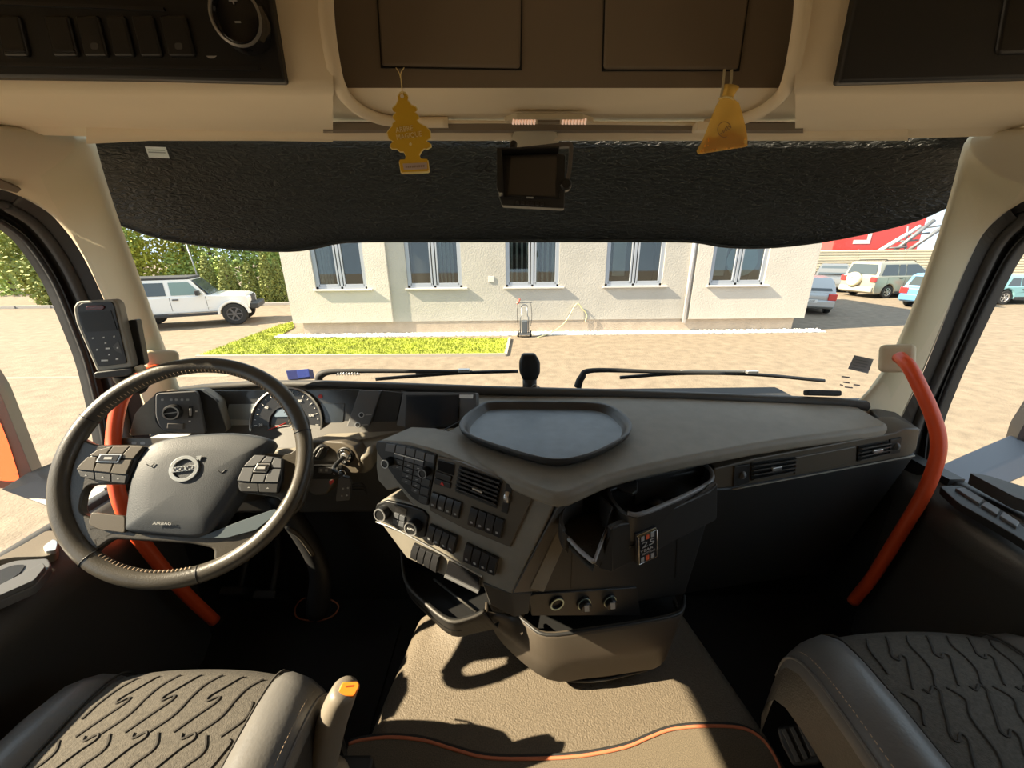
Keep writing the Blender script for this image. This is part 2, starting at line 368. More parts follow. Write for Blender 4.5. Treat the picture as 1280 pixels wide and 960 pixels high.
# ---- trees and hedge
LEAF = [mat('leaf_a', (.34, .37, .05), .7, var=.4, vscale=2.2, col2=(.62, .58, .08)), mat('leaf_b', (.16, .25, .06), .7, var=.4, vscale=3, col2=(.36, .42, .09)), mat('leaf_c', (.16, .21, .05), .75, var=.4, vscale=3, col2=(.30, .31, .07))]
BARK = mat('bark', (.10, .07, .045), .9, bump=.6, bscale=20)
def leafcloud(n, pos, size, rs):
    r = random.Random(rs); vv = []; ff = []
    for i in range(n):
        c = pos(r); a = V((r.gauss(0, 1), r.gauss(0, 1), r.gauss(0, 1))).normalized(); b = a.orthogonal().normalized(); s = size * r.uniform(.6, 1.3); k = len(vv)
        vv += [c + a * s, c + b * s * .55, c - a * s, c - b * s * .55]; ff.append((k, k + 1, k + 2, k + 3))
    mb = MB(); mb.v = vv; mb.f = ff; return mb
def tree(name, label, base, h, rx, m, n, size, rs, zlow=.12, group=None):
    t = thing(name, base, label, 'tree', group)
    rb = random.Random(rs); bl_ = [(V((rb.uniform(-.6, .6) * rx, rb.uniform(-.5, .5) * rx, h * rb.uniform(zlow + .15, .85))), rx * rb.uniform(.38, .62)) for _ in range(11)]
    def pos(r):
        c, q = r.choice(bl_); d = V((r.gauss(0, 1), r.gauss(0, 1), r.gauss(0, 1))).normalized() * q * (r.random() ** .35)
        d.z *= 1.15; p = c + d; p.z = max(p.z, .1); return base + p
    leafcloud(n, pos, size, rs).build('foliage', m, t)
    tube('trunk', [base, base + V((.1, 0, h * .4)), base + V((0, .1, h * .75))], [.14, .09, .03], BARK, t, n=7)
    return t
TR = [(175, 'leafy yellow-green tree at the pillar side of the hedge', 0, 7.5, 3.0), (225, 'tall yellow-green tree above the white off-roader', 0, 8.2, 2.6), (275, 'mid-green broad tree behind the cone conifers', 1, 7.4, 2.6), (330, 'dark green tree next to the building corner', 1, 7.8, 2.6)]
for i, (px, lab, k, h, rx) in enumerate(TR):
    b = G(px, 372); b = V((b.x * (25.5 / b.y), 25.5 + (i % 2) * 1.2, 0)); tree('deciduous_tree', lab, b, h, rx, LEAF[k], 9000, .12, 20 + i, 0, 'trees behind the hedge')
def at_y(px, y): d = ray(px, 375); return V((CAMP.x + d.x / d.y * y, y, 0))
for px, y, lab, h, rx, k in ((62, 21, 'dark broad shrub seen through the driver window', 4.6, 1.9, 2), (100, 25, 'yellow-green tree right of the dark shrub in the driver window', 6.4, 2.2, 0), (22, 27, 'sparse tree at the rim of the driver window', 5.6, 2.0, 1), (142, 23, 'green bush half hidden by the driver side pillar', 5.0, 2.2, 1)):
    tree('garden_tree', lab, at_y(px, y), h, rx, LEAF[k], 4500, .12, px, 0, 'trees seen by the driver window')
CONEL = mat('conifer_green', (.12, .15, .035), .8, var=.4, vscale=6, col2=(.23, .25, .06))
CONE = ['smallest cone conifer just above the bonnet', 'slim cone conifer second from the building', 'cone conifer standing nearest the building', 'low cone conifer between bonnet and windscreen of the off-roader', 'narrow brownish conifer tight against the building corner']
for i, (px, h, w) in enumerate(((291, 2.45, .62), (318, 2.1, .62), (340, 2.65, .6), (268, 2.5, .6), (353, 2.3, .5))):
    b = at_y(px, 20.4 + .1 * i); t = thing('cone_conifer', b, CONE[i], 'conifer', 'cone conifers along the kerb')
    def pos(r, b=b, h=h, w=w):
        z = (1 - math.sqrt(r.random())) * .97; a = r.uniform(0, 6.283); q = w * (1 - z) ** .8 * r.uniform(.75, 1.05) * min(1, .75 + z * 2); return b + V((math.cos(a) * q, math.sin(a) * q, .08 + z * h))
    leafcloud(2600, pos, .07, 60 + i).build('foliage', CONEL, t)
    tube('trunk', [b, b + V((0, 0, h * .8))], [.07, .02], BARK, t, n=6, sm=0)
for px, px2 in ((252, 258), (378, 388)):
    a = at_y(px, 19.9)
p0 = at_y(258, 19.8); tag(tube('metal_post', [p0, p0 + V((-.25, 0, 3.2))], .03, METG, n=8, sm=0), 'thin leaning grey metal post in front of the hedge', 'post')

# ---- cars
TYRE = RUBBER; RIMM = mat('alloy', (.55, .55, .55), .3, metal=.9); RIMD = mat('dark_alloy', (.12, .12, .13), .3, metal=.6)
LAMPR = mat('tail_lamp', (.6, .03, .03), .2, coat=.5); LAMPW = mat('head_lamp', (.7, .72, .75), .1, coat=.5); TRIMB = mat('car_trim', (.03, .03, .032), .6)
def wheel(parent, x, y, r, w, rim, side):
    o = lathe('wheel', (x, y, r), (0, side, 0), [(r * .55, -w / 2), (r * .93, -w / 2), (r, -w * .3), (r, w * .3), (r * .93, w / 2), (r * .62, w / 2), (r * .6, w * .35), (.001, w * .3)], TYRE, parent, n=28, bev=0)
    mb = latheg(MB(), (x, y, r), (0, side, 0), [(r * .5, w * .32), (r * .62, w * .44), (r * .64, w * .48), (r * .57, w * .48), (r * .52, w * .36)], 28, True)
    for k in range(6):
        a = k * 1.0472; d = V((math.cos(a), 0, math.sin(a))); mb.box(V((x, y, r)) + V((0, side * w * .42, 0)) + d * r * .3, (r * .3, w * .05, r * .075), (d, V((0, 1, 0)), V((-d.z, 0, d.x))))
    latheg(mb, (x, y, r), (0, side, 0), [(r * .14, w * .36), (r * .12, w * .5)], 12); mb.build('rim', rim, o)
def side_panels(parent, pts, y, m, name, t=.012):
    for s in (-1, 1):
        mb = MB(); q = [V((x, s * (y(z) if callable(y) else y), z)) for x, z in pts]; mb.prism(q, (0, s * t, 0)); mb.build(name, m, parent, bev=.004)
def car(name, label, loc, yaw, L, W, Hh, paint, style, group=None, rim=RIMM):
    XF[0] = Matrix.Translation(loc) @ Matrix.Rotation(yaw, 4, 'Z'); t = thing(name, (0, 0, 0), label, 'car', group)
    hl = L / 2; wb = L * .3; rw = .32; bz = .24; belt = Hh * .62; w2 = W / 2
    low = [(-hl, .42), (-hl + .02, belt - .08), (-hl + .12, belt), (hl * .42, belt), (hl * .9, belt - .16), (hl, belt - .36), (hl, .36), (hl - .12, bz)]
    for cx in (wb, -wb): low += [(cx + rw * 1.2, bz), (cx + rw * 1.05, bz + .25), (cx + rw * .55, bz + .42), (cx, bz + .48), (cx - rw * .55, bz + .42), (cx - rw * 1.05, bz + .25), (cx - rw * 1.2, bz)]
    low += [(-hl + .1, bz)]
    MB().prism([V((x, -w2, z)) for x, z in low], (0, W, 0)).build('body', paint, t, bev=.05, seg=3)
    rear = -hl + (.10 if style != 'saloon' else .55); tp = .16
    base = [(rear, belt - .03), (hl * .45, belt - .03)]; top = [(rear + (.35 if style == 'hatch' else .18), Hh), (hl * .02, Hh)]
    rings = []
    for x0, x1, z, y in ((base[0][0], base[1][0], belt - .03, w2 - .03), (base[0][0] + .1, base[1][0] - .18, belt + (Hh - belt) * .35, w2 - .07), (top[0][0] - .06, top[1][0] + .1, Hh - .09, w2 - tp), (top[0][0] + .05, top[1][0] - .05, Hh, w2 - tp - .08)):
        rings.append([V((x0, -y, z)), V((x1, -y, z)), V((x1, y, z)), V((x0, y, z))])
    loft('cabin', rings, paint, t, bev=.03)
    yw = lambda z: (w2 - .03) + ((w2 - tp) - (w2 - .03)) * max(0, (z - belt)) / (Hh - belt) + .004
    zb, zt = belt + .03, Hh - .13; xr0, xr1 = rear + .2, rear + .42; xf0, xf1 = hl * .40, hl * .08
    def gw(x0, x1, x2, x3): side_panels(t, [(x0, zb), (x1, zb), (x2, zt), (x3, zt)], yw, CARGLASS, 'side_window')
    mid = (xr0 + xf0) / 2 - .05
    gw(xr0, mid - .42, mid - .40, xr1); gw(mid - .36, mid + .02, mid + .02, mid - .34); gw(mid + .09, xf0, xf1, mid + .09)
    nr = [V((base[0][0] - .012 + .06, -(w2 - .16), belt + .06)), V((base[0][0] - .012 + .06, w2 - .16, belt + .06)), V((top[0][0] - .05, w2 - .28, Hh - .12)), V((top[0][0] - .05, -(w2 - .28), Hh - .12))]
    MB().prism(nr, (-.03, 0, 0)).build('rear_window', CARGLASS, t, bev=.004)
    MB().prism([V((base[1][0] - .02, -(w2 - .14), belt + .02)), V((base[1][0] - .02, w2 - .14, belt + .02)), V((top[1][0] + .1, w2 - .26, Hh - .1)), V((top[1][0] + .1, -(w2 - .26), Hh - .1))], (.05, 0, .02)).build('windscreen', CARGLASS, t)
    box('bumper', (-hl - .0, 0, .45), (.09, w2 - .03, .14), paint if style != 'suv' else mat('bumper_beige', (.30, .29, .25), .6), t, bev=.05); box('bumper', (hl - .02, 0, .42), (.09, w2 - .03, .13), paint, t, bev=.05)
    for s in (-1, 1):
        for cx in (wb, -wb): wheel(t, cx, s * (w2 - .1), rw, .2, rim, s)
        box('tail_lamp', (-hl + .03, s * (w2 - .13), belt - .17), (.07, .14, .13), LAMPR, t, bev=.03); box('head_lamp', (hl - .1, s * (w2 - .2), belt - .28), (.1, .17, .08), LAMPW, t, bev=.03)
        box('mirror', (hl * .34, s * (w2 + .08), belt + .08), (.07, .1, .07), paint, t, bev=.03)
        for xd in (mid - .1, xf0 - .75): box('door_handle', (xd - .1, s * (w2 + .012), belt - .13), (.09, .015, .018), TRIMB, t, bev=.006)
        box('sill_trim', (0, s * (w2 - .01), bz + .05), (wb - rw * 1.25, .03, .06), TRIMB, t, bev=.01)
        for xd in (mid + .055, mid - .95): box('door_seam', (xd, s * (w2 + .001), (belt + bz) / 2 + .05), (.006, .002, (belt - bz) / 2 - .1), TRIMB, t)
    if style == 'hatch':
        pl = box('number_plate', (-hl - .085, 0, .55), (.012, .26, .06), WHITE, t, bev=.004)
        text('lettering', 'N 5350P', (-hl - .099, 0, .55), (0, -1, 0), (0, 0, 1), .10, TRIMB, pl)
    if style == 'suv':
        o = lathe('spare_wheel_cover', (-hl - .1, .12, .92), (-1, 0, 0), [(.34, -.12), (.36, 0), (.35, .1), (.3, .14), (.1, .15), (.09, .13), (.0, .13)], mat('beige_paint', (.62, .57, .40), .35, coat=.3), t, n=28, smooth=True)
        for s in (-1, 1): tube('roof_rail', [V((rear + .4, s * (w2 - .25), Hh)), V((rear + .5, s * (w2 - .25), Hh + .06)), V((hl * .0, s * (w2 - .25), Hh + .06)), V((hl * .06, s * (w2 - .25), Hh))], .018, TRIMB, t, n=6, sm=0)
    XF[0] = None; return t
PSIL = mat('silver_paint', (.42, .44, .45), .28, metal=.4, coat=.5); PBEI = mat('champagne_paint', (.38, .37, .30), .3, metal=.3, coat=.5)
PDRK = mat('dark_grey_paint', (.12, .13, .14), .3, coat=.5); PBLU = mat('blue_paint', (.10, .26, .48), .3, coat=.5); PTEA = mat('teal_paint', (.20, .42, .46), .3, coat=.5)
PWHT = mat('white_paint', (.72, .72, .71), .25, coat=.6)
def rear_at(px, py, yaw, L): q = G(px, py); return q + V((math.cos(yaw), math.sin(yaw), 0)) * (L / 2), yaw
def carr(name, label, px, py, deg, L, W, Hh, paint, style):
    loc, yw_ = rear_at(px, py, math.radians(deg), L); return car(name, label, loc, yw_, L, W, Hh, paint, style, 'parked cars right of the building')
carr('estate_car', 'champagne off-road estate car with a spare wheel on its back door', 1066, 371, 8, 4.5, 1.85, 1.8, PBEI, 'suv')
carr('hatchback_car', 'silver hatchback showing its tail beyond the building corner', 1007, 393, 60, 3.9, 1.7, 1.42, PSIL, 'hatch')
carr('saloon_car', 'dark grey car parked behind the champagne off-road car', 1036, 358, 232, 4.2, 1.7, 1.5, PDRK, 'saloon')
carr('blue_car', 'blue car mostly hidden by the passenger side pillar', 1148, 386, 20, 3.6, 1.65, 1.45, PBLU, 'hatch2')
carr('coupe_car', 'pale teal car seen through the passenger window', 1204, 378, 0, 4.0, 1.75, 1.3, PTEA, 'saloon')

# ---- white off-roader on the left
ja, jb = G(298, 405), G(186, 413); d = (ja - jb).normalized(); yaw = math.atan2(d.y, d.x)
XF[0] = Matrix.Translation(ja - d * 1.48 + V((-d.y, d.x, 0)) * .75) @ Matrix.Rotation(yaw, 4, 'Z')
j = thing('off_roader', (0, 0, 0), 'white four-door off-roader with a black roof parked before the hedge', 'car')
WB = 1.48; w2 = .78
MB().prism([V((x, -w2, z)) for x, z in ((-2.15, .58), (-2.15, 1.12), (.72, 1.14), (1.9, 1.08), (2.0, 1.0), (2.02, .62), (1.95, .58), (1.05, .52), (-.98, .52), (-1.95, .58))], (0, w2 * 2, 0)).build('body', PWHT, j, bev=.05, seg=3)
MB().prism([V((x, -.62, z)) for x, z in ((.80, 1.12), (.86, 1.17), (1.85, 1.12), (1.95, 1.05))], (0, 1.24, 0)).build('bonnet', PWHT, j, bev=.04)
loft('cabin', [[V((-2.12, -y, z)), V((x1, -y, z)), V((x1, y, z)), V((-2.12, y, z))] for x1, y, z in ((.74, .76, 1.1), (.30, .70, 1.72))], PWHT, j, bev=.02)
box('roof', (-.95, 0, 1.76), (1.26, .71, .045), TRIMB, j, bev=.03)
MB().prism([V((.78, -.66, 1.16)), V((.78, .66, 1.16)), V((.36, .62, 1.68)), V((.36, -.62, 1.68))], (.02, 0, .015)).build('windscreen', CARGLASS, j)
jy = lambda z: .76 - .06 * (z - 1.1) / .62 + .003
side_panels(j, [(-.32, 1.17), (.60, 1.17), (.26, 1.62), (-.32, 1.62)], jy, mat('car_glass_green', (.16, .24, .22), .08, coat=.5), 'front_window'); side_panels(j, [(-1.32, 1.17), (-.46, 1.17), (-.46, 1.62), (-1.32, 1.62)], jy, CARGLASS, 'rear_window'); side_panels(j, [(-2.05, 1.17), (-1.5, 1.17), (-1.5, 1.62), (-2.05, 1.62)], jy, TRIMB, 'quarter_window')
for s in (-1, 1):
    for cx in (WB, -WB):
        wheel(j, cx, s * .78, .41, .26, RIMD, s)
        fl = [V((cx + math.cos(a) * .53, s * .74, .42 + math.sin(a) * .5)) for a in [math.pi * k / 10 for k in range(11)]]
        fi = [V((cx + math.cos(a) * .44, s * .74, .42 + math.sin(a) * .42)) for a in [math.pi * k / 10 for k in range(11)]]
        MB().prism(fl + fi[::-1], (0, s * .2, 0)).build('fender', PWHT, j, bev=.015)
    box('side_step', (0, s * .84, .47), (.95, .07, .05), TRIMB, j, bev=.02)
    for xh in (-.22, -1.22): box('door_handle', (xh, s * .80, 1.02), (.09, .02, .02), TRIMB, j, bev=.006)
    for xd in (.68, -.39, -1.4): box('door_seam', (xd, s * .781, .86), (.006, .003, .24), TRIMB, j)
    box('mirror', (.50, s * .90, 1.24), (.06, .11, .09), TRIMB, j, bev=.03); box('head_lamp', (1.99, s * .5, .92), (.05, .12, .11), LAMPW, j, bev=.03)
    for zh in (.72, .98): box('hinge', (.72, s * .79, zh), (.05, .012, .018), PWHT, j)
box('bumper', (2.14, 0, .66), (.14, .78, .10), TRIMB, j, bev=.04); box('grille', (2.02, 0, .9), (.02, .4, .16), TRIMB, j); box('bumper', (-2.2, 0, .62), (.1, .76, .09), TRIMB, j, bev=.03)
XF[0] = None

# ---- ribbed fence and what stands behind it
FEN = mat('cream_metal', (.62, .56, .42), .6, var=.05, vscale=1)
FYY = 27.5; f = thing('ribbed_fence', (28, FYY, 0), 'cream fence of horizontally ribbed metal sheets behind the parked cars', 'fence'); fz = PY(1100, 312, FYY).z
for i in range(9):
    x0 = 14 + i * 3.2; mb = MB(); prof = []
    for k in range(13): prof += [(0, k * fz / 13 + .02), (-.05, k * fz / 13 + fz * .02), (-.05, k * fz / 13 + fz * .055), (0, k * fz / 13 + fz * .066)]
    n = len(prof); mb.add([V((x0, FYY + y, z)) for y, z in prof] + [V((x0 + 3.18, FYY + y, z)) for y, z in prof], [(q, q + 1, n + q + 1, n + q) for q in range(n - 1)])
    mb.build('sheet', FEN, f, solid=.01); box('post', (x0, FYY + .08, fz / 2), (.05, .05, fz / 2 + .03), METG, f)
bpz = lambda a, b: PY(a, b, 34)
rt = thing('red_trailer', bpz(1080, 330), 'red lorry trailer with a white stripe behind the ribbed fence', 'trailer')
pts = [bpz(1040, 311), bpz(1085, 308), bpz(1112, 290), bpz(1108, 280), bpz(1040, 280)]
REDP = mat('red_paint', (.62, .06, .05), .35, coat=.3); CWHITE = mat('cab_white', (.75, .74, .72), .4)
x0, x1 = bpz(1043, 300).x, bpz(1150, 300).x; z0 = bpz(1043, 313).z
box('box_body', ((x0 + x1) / 2, 35.2, z0 + 1.55), ((x1 - x0) / 2, 1.2, 1.65), REDP, rt, bev=.05)
prism('stripe', [V((x0 + 1.6, 33.98, z0 + .5)), V((x0 + 3.0, 33.98, z0 + .5)), V((x0 + 3.0, 33.98, z0 + 1.3)), V((x0 + 2.7, 33.98, z0 + 1.3)), V((x0 + 2.7, 33.98, z0 + .8)), V((x0 + 1.6, 33.98, z0 + .8))], (0, .015, 0), CWHITE, rt)
box('chassis', ((x0 + x1) / 2, 35.2, z0 - .45), ((x1 - x0) / 2, .5, .2), METG, rt)
for k in range(3): lathe('wheel', (x1 - 1.2 - k * 1.4, 34.1, .52), (0, -1, 0), [(.1, -.15), (.5, -.15), (.52, 0), (.5, .15), (.1, .15)], RUBBER, rt)
bm_ = thing('lifting_boom', PY(1120, 330, 31), 'slanting pale lifting boom with lattice rails above the fence', 'crane')
for k, (aa, bb) in enumerate((((1085, 322), (1150, 283)), ((1112, 318), (1168, 275)), ((1122, 322), (1190, 276)))):
    tube('rail', [PY(*aa, 31), PY(*bb, 31 - .6 * k)], .14, CWHITE if k == 0 else METG, bm_, n=6, sm=0)
for k in range(5): tube('brace', [PY(1092 + k * 14, 318 - k * 8, 31), PY(1120 + k * 14, 318 - k * 9, 30.6)], .06, METG, bm_, n=6, sm=0)
q = PY(1133, 330, 31); tube('mast', [V((q.x, q.y, 0)), PY(1135, 283, 31)], .07, METG, bm_, n=6, sm=0)
far = thing('white_shed', at_y(30, 46), 'long white shed far off in the driver window', 'building'); q = at_y(20, 46)
box('wall', (q.x - 8, 50, 2.3), (12, 3, 2.3), WALLW, far); box('roof', (q.x - 8, 50, 4.75), (12.3, 3.3, .15), METG, far); box('door', (q.x - 1, 46.97, 1.5), (1.3, .05, 1.5), METG, far)

# ================================================================== THE CAB SHELL
SX = 1.08
def struct(o, label): return tag(o, label, kind='structure')
# floor, roof, back part of the side walls
struct(box('floor', R(0, .35, -1.225), (1.12, 1.05, .02), CARPET), 'black carpeted cab floor')
struct(MB().box(R(0, -.25, .78), (1.14, 1.05, .03)).box(R(0, .84, .545), (1.13, .05, .265)).build('ceiling', CREAM), 'cream roof lining of the cab')
for s, nm in ((-1, 'wall_left'), (1, 'wall_right')):
    struct(MB().box(R(s * 1.10, -.78, -.22), (.03, .52, 1.02)).box(R(s * 1.10, -.05, .46), (.03, 1.0, .32)).build(nm, CREAM), 'cream side wall of the cab behind the door')
struct(box('wall_back', R(0, -1.28, -.22), (1.13, .02, 1.02), mat('rear_trim', (.07, .06, .05), .8)), 'rear wall of the cab')
struct(MB().box(R(0, 1.08, -.85), (1.10, .02, .40)).box(R(-1.08, .97, -.90), (.02, .13, .33)).box(R(1.08, .97, -.90), (.02, .13, .33)).build('wall_front', CHAR), 'dark firewall below the dashboard')

# door frames, glass, panels (left: door_1, right: door_2)
LO = [(0, 237), (30, 248), (58, 264), (75, 280), (95, 306), (115, 342), (140, 398), (163, 455), (182, 520), (190, 560)]
LI = [(0, 268), (16, 275), (36, 288), (52, 303), (70, 328), (88, 360), (108, 410), (124, 455), (138, 515), (146, 560)]
RO_ = [(1280, 250), (1262, 262), (1242, 278), (1226, 297), (1212, 325), (1196, 362), (1176, 412), (1152, 470), (1128, 520), (1112, 560)]
RI = [(1280, 286), (1268, 295), (1254, 310), (1242, 328), (1228, 355), (1212, 388), (1192, 432), (1172, 478), (1152, 535), (1146, 585)]
def door(name, s, O, I, label):
    d = thing(name, R(s * SX, .4, -1.2), label, None, kind='structure')
    o3 = [PX(*q, s * 1.06) for q in O]; i3 = [PX(*q, s * 1.10) for q in I]
    o3 = [R(s * 1.06, -.3, .20), R(s * 1.06, .2, .185), R(s * 1.06, .6, .155)] + o3; i3 = [R(s * 1.10, -.3, .15), R(s * 1.10, .2, .14), R(s * 1.10, .6, .105)] + i3
    o3 = [V(p) for p in spline(o3, 4)]; i3 = [V(p) for p in spline(i3, 4)]
    zs = H - .57
    rows = [[o, o.lerp(i, .30) + V((s * .012, 0, 0)), o.lerp(i, .36) + V((s * .035, 0, 0)), o.lerp(i, .50) + V((s * .03, 0, 0)), o.lerp(i, .56) + V((s * .045, 0, 0)), o.lerp(i, .92) + V((s * .05, 0, 0)), i + V((s * .02, 0, 0)), i + V((s * .06, 0, 0))] for o, i in zip(o3, i3)]
    loft('window_frame', rows, SEAL, d, ring=False, smooth=False)
    tube('door_seal', [o.lerp(i, .42) + V((s * .022, 0, 0)) for o, i in zip(o3, i3)], .011, SEALG, d, n=8, sm=0)
    tube('glass_rubber', [i + V((s * .03, 0, 0)) for i in i3], .006, RUBBER, d, n=6, sm=0)
    gl = [i + V((s * .045, 0, 0)) for i in i3]; e = gl[-1]
    pane = gl + [V((s * 1.145, e.y + .01, zs - .02)), V((s * 1.145, -.3, zs - .02))]
    g = mesh('pane', pane, [list(range(len(pane)))], GLASS, d)
    # trim panel: profile lofted along the door
    yf = 1.0; prof = [(-.005, -.588), (.03, -.586), (.06, -.592), (.075, -.605), (.10, -.610), (.125, -.635), (.12, -.68), (.10, -.72), (.095, -1.0), (.085, -1.21)]
    rings = []
    for y, k in ((yf, .25), (.93, .45), (.85, .85), (.7, 1.0), (.4, 1.0), (0, 1.0), (-.3, 1.0)):
        rings.append([R(s * (1.10 - w * k), y, z) for w, z in prof])
    loft('door_panel', rings, DASHD, d, ring=False, smooth=True)
    loft('window_ledge', [[R(s * (1.10 - w), y, z) for w, z in ((-.02, -.59), (-.005, -.578), (.022, -.576), (.030, -.586))] for y in (1.0, .6, .2, -.3)], CHAR, d, ring=False, smooth=True)
    loft('outer_skin', [[R(s * 1.16, y, z) for z in (-.615, -1.25)] for y in (1.0, -.3)], ORANGE, d, ring=False)
    return d
d1 = door('door_1', -1, LO, LI, 'driver door with dark trim and open view through its window')
d2 = door('door_2', 1, RO_, RI, 'passenger door with dark trim and window')
# driver door pull recess and latch
HPL = plane3(R(-.985, .5, -.60), R(-.955, .5, -.655), R(-.985, .7, -.60))
BEIGEP = mat('door_inlay', (.16, .135, .10), .55, bump=.2, bscale=500)
pl1 = Plane(R(-1.0, .6, -.590), (.2, 0, .98))
pp('armrest_inlay', pl1, rnd([(-40, 722), (-10, 706), (30, 684), (60, 666), (74, 668), (72, 694), (60, 699), (20, 700), (-40, 712)], 6), BEIGEP, d1, out=.008, depth=.02, bev=.004)
ph = pp('pull_handle', pl1, rnd([(-30, 724), (20, 706), (62, 703), (66, 712), (46, 738), (0, 758), (-40, 772)], 8), PANELG, d1, out=.012, depth=.02, bev=.005)
pp('pull_recess', pl1, rnd([(-25, 730), (18, 713), (34, 712), (28, 722), (0, 742), (-35, 756)], 5), BLACK, ph, out=.0135, depth=.01)
pp('pull_grip', pl1, rnd([(-30, 760), (0, 744), (56, 714), (60, 718), (46, 736), (0, 757), (-30, 770)], 4), SATIN if False else PANELG, ph, out=.022, depth=.012, bev=.004)
pp('door_latch', pl1, rnd([(56, 690), (68, 681), (74, 684), (72, 695), (58, 697)], 3), SATIN, d1, out=.016, depth=.01, bev=.003)
# passenger door switch pad
pl2 = plane3(PX(1190, 622, 1.0), PX(1260, 660, 1.0), PX(1210, 612, 1.06))
pd = pp('switch_pad', pl2, rnd([(1172, 612), (1200, 612), (1262, 650), (1290, 676), (1290, 690), (1262, 672), (1196, 634)], 6), CHAR, d2, out=.012, depth=.02, bev=.004)
for q in ([(1192, 618), (1204, 617), (1228, 632), (1222, 638)], [(1224, 639), (1230, 634), (1248, 645), (1244, 652)], [(1247, 653), (1251, 647), (1272, 661), (1268, 667)]): pp('window_switch', pl2, q, PANELG, pd, out=.018, depth=.01, bev=.002)
pp('door_pull', pl2, rnd([(1206, 608), (1230, 612), (1290, 632), (1290, 650), (1262, 640)], 5), DASHD, d2, out=.04, depth=.03, bev=.008)

# front pillars
def pillar(name, rows, label):
    g = []
    for W, S in rows:
        m = W.lerp(S, .5) + (CAMP - W.lerp(S, .5)).normalized() * .018
        g.append([W + (W - CAMP).normalized() * .05, W, W.lerp(m, .35) + (CAMP - W).normalized() * .008, m, S.lerp(m, .25) + (CAMP - S).normalized() * .004, S, S + (S - CAMP).normalized() * .04])
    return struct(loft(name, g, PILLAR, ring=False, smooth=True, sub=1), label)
WL = [((-60, 152), .68), ((0, 156), .79), ((70, 160), .86), ((118, 166), .90), ((122, 190), .925), ((133, 228), .935), ((150, 280), .95), ((180, 360), .975), ((212, 450), 1.0), ((232, 505), 1.02)]
SL = [(-60, 212), (-10, 234), (30, 248), (58, 264), (75, 280), (95, 306), (115, 342), (140, 398), (163, 455), (184, 524)]
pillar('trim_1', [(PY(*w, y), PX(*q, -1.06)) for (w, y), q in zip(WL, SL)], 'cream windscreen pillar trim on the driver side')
WR_ = [((1350, 155), .68), ((1285, 159), .79), ((1235, 163), .86), ((1208, 168), .90), ((1201, 190), .925), ((1192, 228), .935), ((1176, 285), .95), ((1150, 360), .975), ((1118, 440), 1.0), ((1085, 492), 1.01), ((1050, 520), 1.0)]
SR = [(1350, 225), (1290, 247), (1262, 262), (1242, 278), (1226, 297), (1212, 325), (1196, 362), (1176, 412), (1152, 470), (1130, 515), (1118, 545)]
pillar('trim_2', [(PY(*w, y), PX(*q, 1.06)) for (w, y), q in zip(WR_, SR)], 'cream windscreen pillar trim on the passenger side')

struct(box('trim_3', R(0, 1.34, -.60), (1.0, .10, .07), RUBBER, bev=.02), 'dark scuttle panel under the wipers')
# windscreen glass
def wy(x): return 1.20 - .20 * (x / .95) ** 2          # bow of the glass at the base
wg = []
for k in range(13):
    x = -1.0 + 2.0 * k / 12; wg.append([R(x * .97, wy(x) - .16, .36), R(x, wy(x) - .10, .10), R(x, wy(x) - .04, -.16), R(x, wy(x) + .02, -.44)])
w1 = struct(loft('window_1', wg, GLASS, ring=False, smooth=True), 'clear bowed windscreen of the cab')

# ------------------------------------------------------------------ overhead console and header
def seam_y(x): return 156 + 11 * max(0, 1 - abs((x - 665) / 640) ** 2)
def seam_Y(x): return .97 - .17 * abs((x - 665) / 660) ** 2
oc = thing('overhead_console', R(0, .75, .22), 'cream overhead locker console above the windscreen', 'console')
SWL = Plane(PY(180, 50, seam_Y(180) - .246), V((.06, -1, -.08))); SWR = Plane(PY(1150, 50, seam_Y(1150) - .246), V((-.06, -1, -.08))); HT = Plane(PY(700, 50, .75), V((0, -1, -.10)))
def header(xs, turn, fp):
    cols = []
    for x in xs:
        Y = seam_Y(x); sy = seam_y(x)
        cols.append([PY(x, sy + 12, Y + .02) + V((0, 0, -.0)), PY(x, sy + 1, Y + .005), PY(x, sy, Y - .004), PY(x, sy, Y - .004).lerp(fp.hit(x, turn), .45), PY(x, sy, Y - .004).lerp(fp.hit(x, turn), .88), fp.hit(x, turn - 3) - fp.n * .003, fp.hit(x, turn - 14), fp.hit(x, 40), fp.hit(x, -70), fp.hit(x, -260)])
    return cols
loft('side_housing', header([-160, -80, 0, 80, 165, 260, 340, 395, 416], 112, SWL), CREAM, oc, ring=False, smooth=True)
loft('side_housing', header([994, 1010, 1060, 1130, 1200, 1280, 1360, 1440], 112, SWR), CREAM, oc, ring=False, smooth=True)
def center(xs):
    cols = []
    for x in xs:
        Y = seam_Y(x) + .025; a_ = PY(x, 150, Y - .03); cols.append([PY(x, 153, Y - .01), a_, a_.lerp(HT.hit(x, 112), .5), a_.lerp(HT.hit(x, 112), .9), HT.hit(x, 109)])
    return cols
cx_ = [410, 440, 500, 560, 640, 720, 800, 860, 920, 970, 1000]
loft('locker_underside', center(cx_), CREAM, oc, ring=False, smooth=True)
fc = []
for x in cx_:
    Y = seam_Y(x) + .025; fc.append([HT.hit(x, 110), HT.hit(x, 102), HT.hit(x, 40), HT.hit(x, -260)])
loft('locker_face', fc, CREAMD, oc, ring=False, smooth=True)  # cream face darkened by colour to hold its shade
